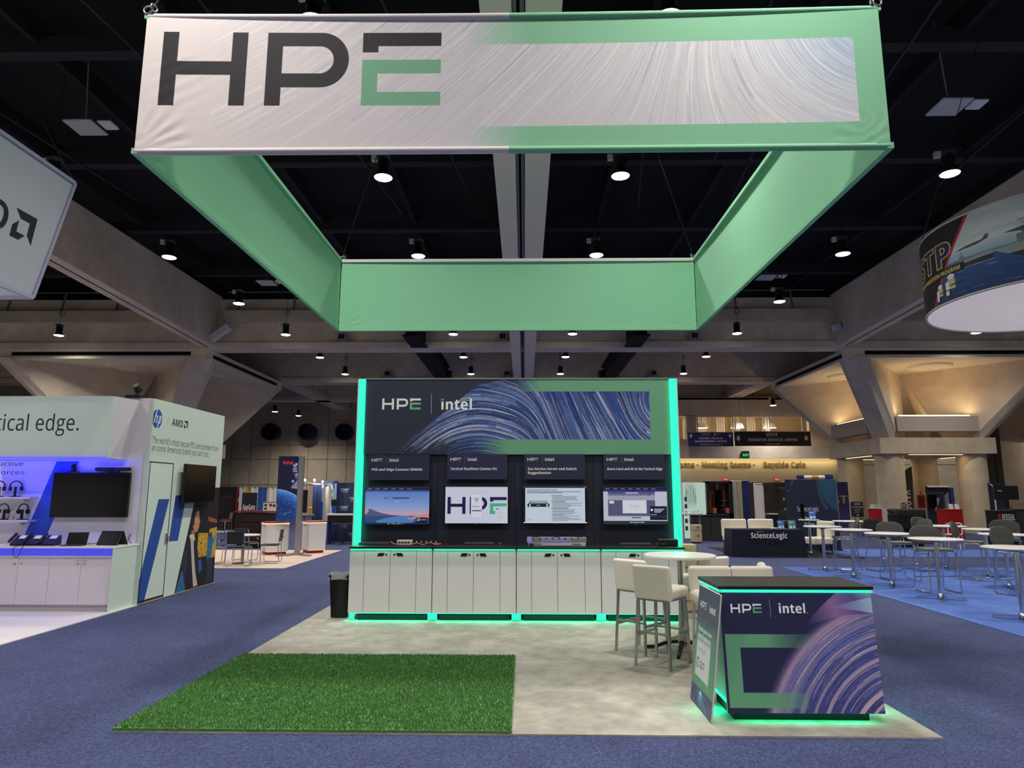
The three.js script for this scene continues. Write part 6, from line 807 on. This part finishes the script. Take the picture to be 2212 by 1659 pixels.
  const dt = thing('demo_desk', 'high desk with laptop in front of the black FEDERATED banner', 'desk', [10.95, .013, -27.3]); part(dt, 'desk_top', bx(1.5, .05, .5, 0, 1.0, 0), M.pale); part(dt, 'pedestal', bx(.16, .96, .16, .1, .5, 0), M.black); part(dt, 'base', bx(.6, .03, .4, .1, .015, 0), M.black);
  const bcx = thing('counter_box', 'black counter box behind the pop-up fabric wall', 'counter', [9.75, .013, -26.8]); part(bcx, 'body', bx(.55, .95, .5, 0, .475, 0), M.black); part(bcx, 'knob', cyl(.05, .05, .02, 0, 0, 0, 14).rotateX(Math.PI / 2).translate(.05, .85, .255), M.steel); part(bcx, 'top', bx(.6, .03, .55, 0, .965, 0), M.pale);
  const lp = thing('laptop', 'open laptop with blue screen on the high demo desk', 'laptop', [10.6, 1.04, -27.3], .2); part(lp, 'base', bx(.36, .02, .25, 0, .01, 0), M.charcoal); part(lp, 'lid', bx(.36, .24, .012).rotateX(-.2).translate(0, .13, -.14), M.charcoal); part(lp, 'screen', bx(.34, .22, .002).rotateX(-.2).translate(0, .131, -.132), glow(new THREE.Color(.15, .2, .8), .8));
  for (const [x, l] of [[9.6, 'black-backed chair in front of the black counter box'], [10.7, 'dark chair in front of the high demo desk']]) { const q = thing('bar_chair', l, 'bar chair', [x, .013, -25.2], x > 10 ? -.4 : 2.6); barChair(q, M.charcoal, M.greySeat); }
}
// ---------- things around the columns ----------
{
  const st = thing('easel_sign', 'black sign on a two-legged easel reading Vista', 'sign', [13.95, .013, -29]); const sT = canvas(256, 320, (x, W, H) => { x.fillStyle = '#211f24'; x.fillRect(0, 0, W, H); text(x, 'VISTA', 128, 66, 50, '#d4d2d4', 'center', 'italic bold'); x.fillStyle = '#bdbbc0'; x.fillRect(10, 104, 236, 14); for (let i = 0; i < 3; i++) x.fillRect(60, 150 + i * 34, 136 - i * 24, 8); x.beginPath(); x.arc(128, 280, 18, 0, 7); x.fill(); }); board(st, 'board', .5, .62, .03, M.black, printed(sT), [0, 1.1, 0], 0, 'print'); for (const s of [-.12, .12]) part(st, 'leg', bar([s, .85, 0], [s * 1.1, 0, .05], .02, .02), M.darkMetal);
  const rk = thing('red_kiosk', 'red and white machine stand beside the easel sign', 'kiosk', [14.6, .013, -28.6]); part(rk, 'front', bx(.36, .62, .4, -.12, .82, 0), M.red); part(rk, 'side', bx(.28, .62, .4, .2, .82, 0), M.offwhite); part(rk, 'post', bx(.1, .5, .1, 0, .26, 0), M.offwhite); part(rk, 'base', bx(.6, .04, .5, 0, .02, 0), M.offwhite); part(rk, 'tray', bx(.5, .02, .4, -.1, 1.16, 0), M.white); part(rk, 'top_stack', bx(.3, .14, .3, -.08, 1.24, 0), M.pale);
  const wb = thing('white_bin', 'tapered pale bin beside the big black cart', 'bin', [14.6, .013, -26.2]); part(wb, 'body', new THREE.CylinderGeometry(.2, .3, .75, 4).rotateY(Math.PI / 4).translate(0, .375, 0), S(0xcfcab2, .7)); part(wb, 'lid', new THREE.CylinderGeometry(.17, .2, .1, 4).rotateY(Math.PI / 4).translate(0, .8, 0), S(0xcfcab2, .7));
  const ct = thing('black_cart', 'big black covered cart with a push handle, on a skirted stand', 'cart', [13.0, .013, -23.6]); part(ct, 'body', rbx(1.0, .5, .6, .03, 0, .82, 0), M.black); part(ct, 'lid', rbx(1.0, .2, .6, .06, 0, 1.14, 0), M.charcoal); part(ct, 'handle', pipe([[-.5, 1.1, .1], [-.66, 1.2, .1], [-.7, 1.2, .1]], .025, .05), M.black); part(ct, 'skirt', bx(.8, .56, .5, -.05, .29, 0), M.navyCloth); part(ct, 'label_plate', bx(.12, .1, .005, .3, .78, .302), M.pale); part(ct, 'slot', bx(.9, .015, .005, 0, 1.03, .302), M.matte);
  const ch = thing('white_chair', 'white plastic chair beside the big black cart', 'chair', [13.9, .013, -22.6], -.8); part(ch, 'seat', rbx(.42, .03, .42, .012, 0, .45, 0), M.white); part(ch, 'backrest', pipe([[-.2, .45, -.2], [-.2, .8, -.24], [.2, .8, -.24], [.2, .45, -.2]], .02, .08), M.white); for (const [a, b] of [[-1, -1], [1, -1], [-1, 1], [1, 1]]) part(ch, 'leg', bar([a * .18, .44, b * .18], [a * .22, 0, b * .22], .03, .03), M.white);
  // feather flag
  const fT = canvas(128, 768, (x, W, H) => { x.fillStyle = '#3d3c3a'; x.fillRect(0, 0, W, H); x.save(); x.translate(96, 660); x.rotate(-Math.PI / 2); text(x, 'GOVX', 0, 0, 116, '#e9e8e4', 'left', 'bold', 480); x.restore(); });
  const fl = thing('feather_flag', 'dark curved feather flag reading GOVX beside the front column', 'flag', [19.25, .013, -33.9]); { const s = new THREE.Shape(); s.moveTo(0, 0); s.lineTo(.55, 0); s.lineTo(.62, 2.55); s.quadraticCurveTo(.1, 2.3, -.02, 1.9); s.closePath(); const g = new THREE.ExtrudeGeometry(s, { depth: .01, bevelEnabled: false, curveSegments: 16 }); const p = g.attributes.position, u = g.attributes.uv; for (let i = 0; i < p.count; i++) u.setXY(i, p.getX(i) / .62, p.getY(i) / 2.6); part(fl, 'sail', g.translate(-.2, .5, 0), printed(fT)); part(fl, 'pole', pipe([[.4, 0, 0], [.42, 2.2, 0], [.43, 3.08, 0]], .012, .1), M.charcoal); part(fl, 'base', bx(.5, .03, .5, .4, .015, 0), M.darkMetal); }
  fl.position.set(18.3, .013, -33.2);
  const fe = thing('extinguisher_cabinet', 'red wall cabinet with a fire extinguisher on a concrete column', 'fire cabinet', [19.95, 1.05, -34.78], -.3); part(fe, 'case', rbx(.34, .66, .16, .03, 0, .33, 0), M.red); part(fe, 'window', bx(.2, .46, .01, 0, .34, .084), S(0x3a1214, .2)); part(fe, 'cylinder', cyl(.05, .05, .34, 0, .3, .1, 14), M.darkRed); part(fe, 'conduit', bx(.03, 1.9, .03, 0, 1.6, 0), S(0xb8ac95, .8)); part(fe, 'strobe', bx(.08, .1, .05, 0, .75, .03), M.red);
  // red counter and dark booth
  const rc = thing('red_counter', 'red cube counter with white lettering and two white cards', 'counter', [16.9, .013, -27.6]); part(rc, 'body', bx(.66, 1.12, .6, 0, .56, 0), M.red); const tl = letters('agile', .13, .006); part(rc, 'lettering', tl.translate(-.42, .52, .303), M.white); part(rc, 'counter_top', bx(.7, .02, .64, 0, 1.13, 0), M.red); for (const x of [.02, .25]) part(rc, 'card', bx(.18, .2, .01).rotateX(-.2).translate(x, 1.25, .1), M.white); 
  const bT = canvas(256, 384, (x, W, H) => { x.fillStyle = '#1a1b26'; x.fillRect(0, 0, W, H); x.strokeStyle = '#6a6c78'; x.lineWidth = 3; x.strokeRect(0, 50, 180, 300); x.fillStyle = '#8d8f98'; x.beginPath(); x.moveTo(60, 90); x.lineTo(140, 90); x.lineTo(90, 190); x.lineTo(70, 190); x.lineTo(95, 110); x.lineTo(60, 110); x.fill(); x.strokeStyle = '#c9cad2'; x.lineWidth = 6; for (let i = 0; i < 16; i++) { x.beginPath(); x.moveTo(190, 80 + i * 18); x.lineTo(236, 50 + i * 18); x.stroke(); } });
  const db = thing('exhibit_wall', 'dark booth wall with pale angular lines behind the red counter', 'booth wall', [17.6, .013, -29.4]); board(db, 'panel', 1.0, 2.05, .06, M.navy, printed(bT), [0, 1.03, 0], 0, 'print'); part(db, 'light_bar', bx(.9, .08, .1, 0, 2.06, .04), S(0xe6dcc8, .6)); part(db, 'side_print', bx(.14, 2.0, .06, .57, 1.0, .02), M.deepBlue); part(db, 'monitor', bx(.3, .5, .05, -.3, 1.45, .1), M.blackGloss);
  const rT = canvas(320, 256, (x, W, H) => { x.fillStyle = '#141312'; x.fillRect(0, 0, W, H); text(x, 'REDSEAL', 195, 66, 62, '#d8d6d2', 'center', 'bold', 200); x.fillStyle = '#b02a30'; x.beginPath(); x.moveTo(48, 20); x.lineTo(72, 20); x.lineTo(80, 46); x.lineTo(60, 72); x.lineTo(40, 46); x.fill(); });
  const rs = thing('skirted_counter', 'black cloth counter reading REDSEAL', 'counter', [16.6, .013, -24.2]); board(rs, 'cloth', .72, 1.16, .5, M.black, printed(rT), [-.02, .58, 0], 0, 'print'); part(rs, 'counter_top', bx(.76, .02, .54, -.02, 1.17, 0), M.charcoal);
  const nd = thing('exhibit_wall', 'dark navy booth wall with a white curved edge beside REDSEAL', 'booth wall', [17.86, .013, -26.2]); part(nd, 'panel', bx(.5, 2.15, .08, 0, 1.07, 0), M.navy); part(nd, 'edge_curve', pipe([[-.24, 2.12, .05], [-.1, 2.0, .05], [-.1, 1.0, .05], [-.06, .6, .05]], .03, .2), M.white);
  const gy = thing('grey_counter', 'charcoal counter block with a black monitor beside REDSEAL', 'counter', [17.35, .013, -24.6]); part(gy, 'body', bx(.8, 1.2, .6, .1, .6, 0), M.charcoal); part(gy, 'counter_top', bx(.84, .03, .64, .1, 1.215, 0), S(0x3c4044, .5)); 
  const mn = thing('monitor', 'wide black monitor above the charcoal counter', 'monitor', [17.4, 1.25, -25.0]); part(mn, 'panel', bx(.85, .5, .05, 0, .55, 0), M.black); part(mn, 'stand', bx(.1, .32, .06, 0, .16, 0), M.black); part(mn, 'base', bx(.3, .02, .2, 0, .01, 0), M.black); part(mn, 'wordmark', bx(.16, .03, .004, -.24, .62, .028), M.pale);
  const wt = thing('backdrop_panel', 'purple panel with gold ST letters between the navy backdrop and the columns', 'panel', [15.05, .013, -33.0]); const wT = canvas(128, 384, (x, W, H) => { x.fillStyle = '#38346e'; x.fillRect(0, 0, W, H); text(x, 'WEST', 118, 170, 90, '#c9a84c', 'right', 'bold'); }); board(wt, 'panel', .9, 2.3, .06, M.navy, printed(wT), [0, 1.15, 0], 0, 'print'); part(wt, 'foot', bx(.8, .03, .4, 0, .015, 0), M.charcoal);
}
// ---------- seated person behind the cart ----------
{
  // joints and radii in metres; one continuous surface
  const J = { hip: [0, .5, 0, .16], waist: [0, .68, .01, .145], chest: [0, .9, .03, .165], neck: [0, 1.1, .06, .062], head: [-.01, 1.24, .1, .098], chin: [-.05, 1.17, .13, .06], sl: [-.18, 1.03, .04, .072], sr: [.18, 1.03, .04, .072], el: [-.27, .8, .12, .052], er: [.27, .8, .12, .052], wl: [-.16, .76, .34, .038], wr: [.16, .76, .34, .038], kl: [-.12, .47, .42, .085], kr: [.12, .47, .42, .085], al: [-.12, .1, .4, .055], ar: [.12, .1, .4, .055], tl: [-.12, .05, .52, .045], tr: [.12, .05, .52, .045] };
  for (const s of ['l', 'r']) { const sg = s === 'l' ? -1 : 1; for (let k = 0; k < 4; k++) J['f' + s + k] = [sg * (.13 - k * .018), .74, .43 - Math.abs(k - 1.5) * .008, .011]; J['p' + s] = [sg * .14, .75, .38, .03]; J['h' + s] = [sg * .09, .755, .39, .012]; }
  const B = [['hip', 'waist'], ['waist', 'chest'], ['chest', 'neck'], ['neck', 'head'], ['head', 'chin'], ['chest', 'sl'], ['chest', 'sr'], ['sl', 'el'], ['sr', 'er'], ['el', 'wl'], ['er', 'wr'], ['wl', 'pl'], ['wr', 'pr'], ['hip', 'kl'], ['hip', 'kr'], ['kl', 'al'], ['kr', 'ar'], ['al', 'tl'], ['ar', 'tr'], ['pl', 'hl'], ['pr', 'hr']]; for (const s of ['l', 'r']) for (let k = 0; k < 4; k++) B.push(['p' + s, 'f' + s + k]);
  const res = 84, mc = new MarchingCubes(res, new THREE.MeshStandardMaterial(), false, false, 200000); mc.isolation = 0;
  const S0 = .72, cen = [0, .7, .18];
  const dist = (p, a, b) => { const ax = b[0] - a[0], ay = b[1] - a[1], az = b[2] - a[2], px = p[0] - a[0], py = p[1] - a[1], pz = p[2] - a[2]; const t = Math.max(0, Math.min(1, (px * ax + py * ay + pz * az) / (ax * ax + ay * ay + az * az))); return Math.hypot(px - ax * t, py - ay * t, pz - az * t) - (a[3] + (b[3] - a[3]) * t); };
  for (let z = 0; z < res; z++) for (let y = 0; y < res; y++) for (let x = 0; x < res; x++) { const p = [((x - res / 2) / (res / 2)) * S0 + cen[0], ((y - res / 2) / (res / 2)) * S0 + cen[1], ((z - res / 2) / (res / 2)) * S0 + cen[2]]; let s = 0; for (const [a, b] of B) { const d = dist(p, J[a], J[b]); if (d < .3) s += Math.exp(-d * 42); } mc.field[x + y * res + z * res * res] = s > 0 ? Math.log(s) / 42 : -.3; }
  mc.update(); const n = mc.count, g = new THREE.BufferGeometry(); const pos = new Float32Array(n * 3), col = new Float32Array(n * 3); const c = new THREE.Color();
  for (let i = 0; i < n; i++) { const X = mc.positionArray[i * 3] * S0 + cen[0], Y = mc.positionArray[i * 3 + 1] * S0 + cen[1], Z = mc.positionArray[i * 3 + 2] * S0 + cen[2]; pos.set([X, Y, Z], i * 3); const skin = Y > 1.1 || (Z > .34 && Y > .7 && Math.abs(X) < .2); c.set(skin ? 0xa87a5e : Y < .62 && Z < .6 ? 0x1b1d26 : 0x17181c); col.set([c.r, c.g, c.b], i * 3); }
  g.setAttribute('position', new THREE.BufferAttribute(pos, 3)); g.setAttribute('color', new THREE.BufferAttribute(col, 3)); g.computeVertexNormals(); g.setAttribute('uv', new THREE.BufferAttribute(new Float32Array(n * 2), 2));
  const t = thing('person', 'person in a dark jacket with long dark hair, seated behind the black cart', 'person', [16.05, .013, -29.2], -.9);
  part(t, 'body', g, new THREE.MeshStandardMaterial({ vertexColors: true, roughness: .8 })); const hair = new THREE.SphereGeometry(.115, 20, 14, 0, 6.3, 0, 1.75).scale(1, 1.05, 1.1).rotateX(-.55).translate(-.005, 1.265, .075); part(t, 'hair', [hair, new THREE.SphereGeometry(.075, 14, 10).scale(1, 2.1, .7).translate(0, 1.13, .0)], M.hair); for (const s of [-1, 1]) part(t, 'eye', new THREE.SphereGeometry(.011, 8, 6).translate(s * .034 - .01, 1.24, .192), M.hair); part(t, 'nose', new THREE.ConeGeometry(.014, .035, 6).rotateX(.4).translate(-.012, 1.215, .2), M.skin); part(t, 'mouth', bx(.04, .008, .01, -.03, 1.172, .19), M.darkRed); for (const s of [-1, 1]) part(t, 'ear', new THREE.SphereGeometry(.02, 8, 6).scale(.5, 1.3, .9).translate(s * .1 - .01, 1.23, .09), M.skin);
  const s = thing('folding_chair', 'dark chair under the person in the dark jacket', 'chair', [16.05, .013, -29.2], -.9); part(s, 'seat', rbx(.42, .03, .4, .01, 0, .32, 0), M.charcoal); part(s, 'backrest', rbx(.4, .3, .025, .01, 0, .66, -.2), M.charcoal); for (const [a, b] of [[-1, -1], [1, -1], [-1, 1], [1, 1]]) part(s, 'leg', bar([a * .19, b < 0 ? .8 : .32, b * .2], [a * .2, 0, b * .2], .022, .022), M.darkMetal);
}
renderer.render(scene, camera);
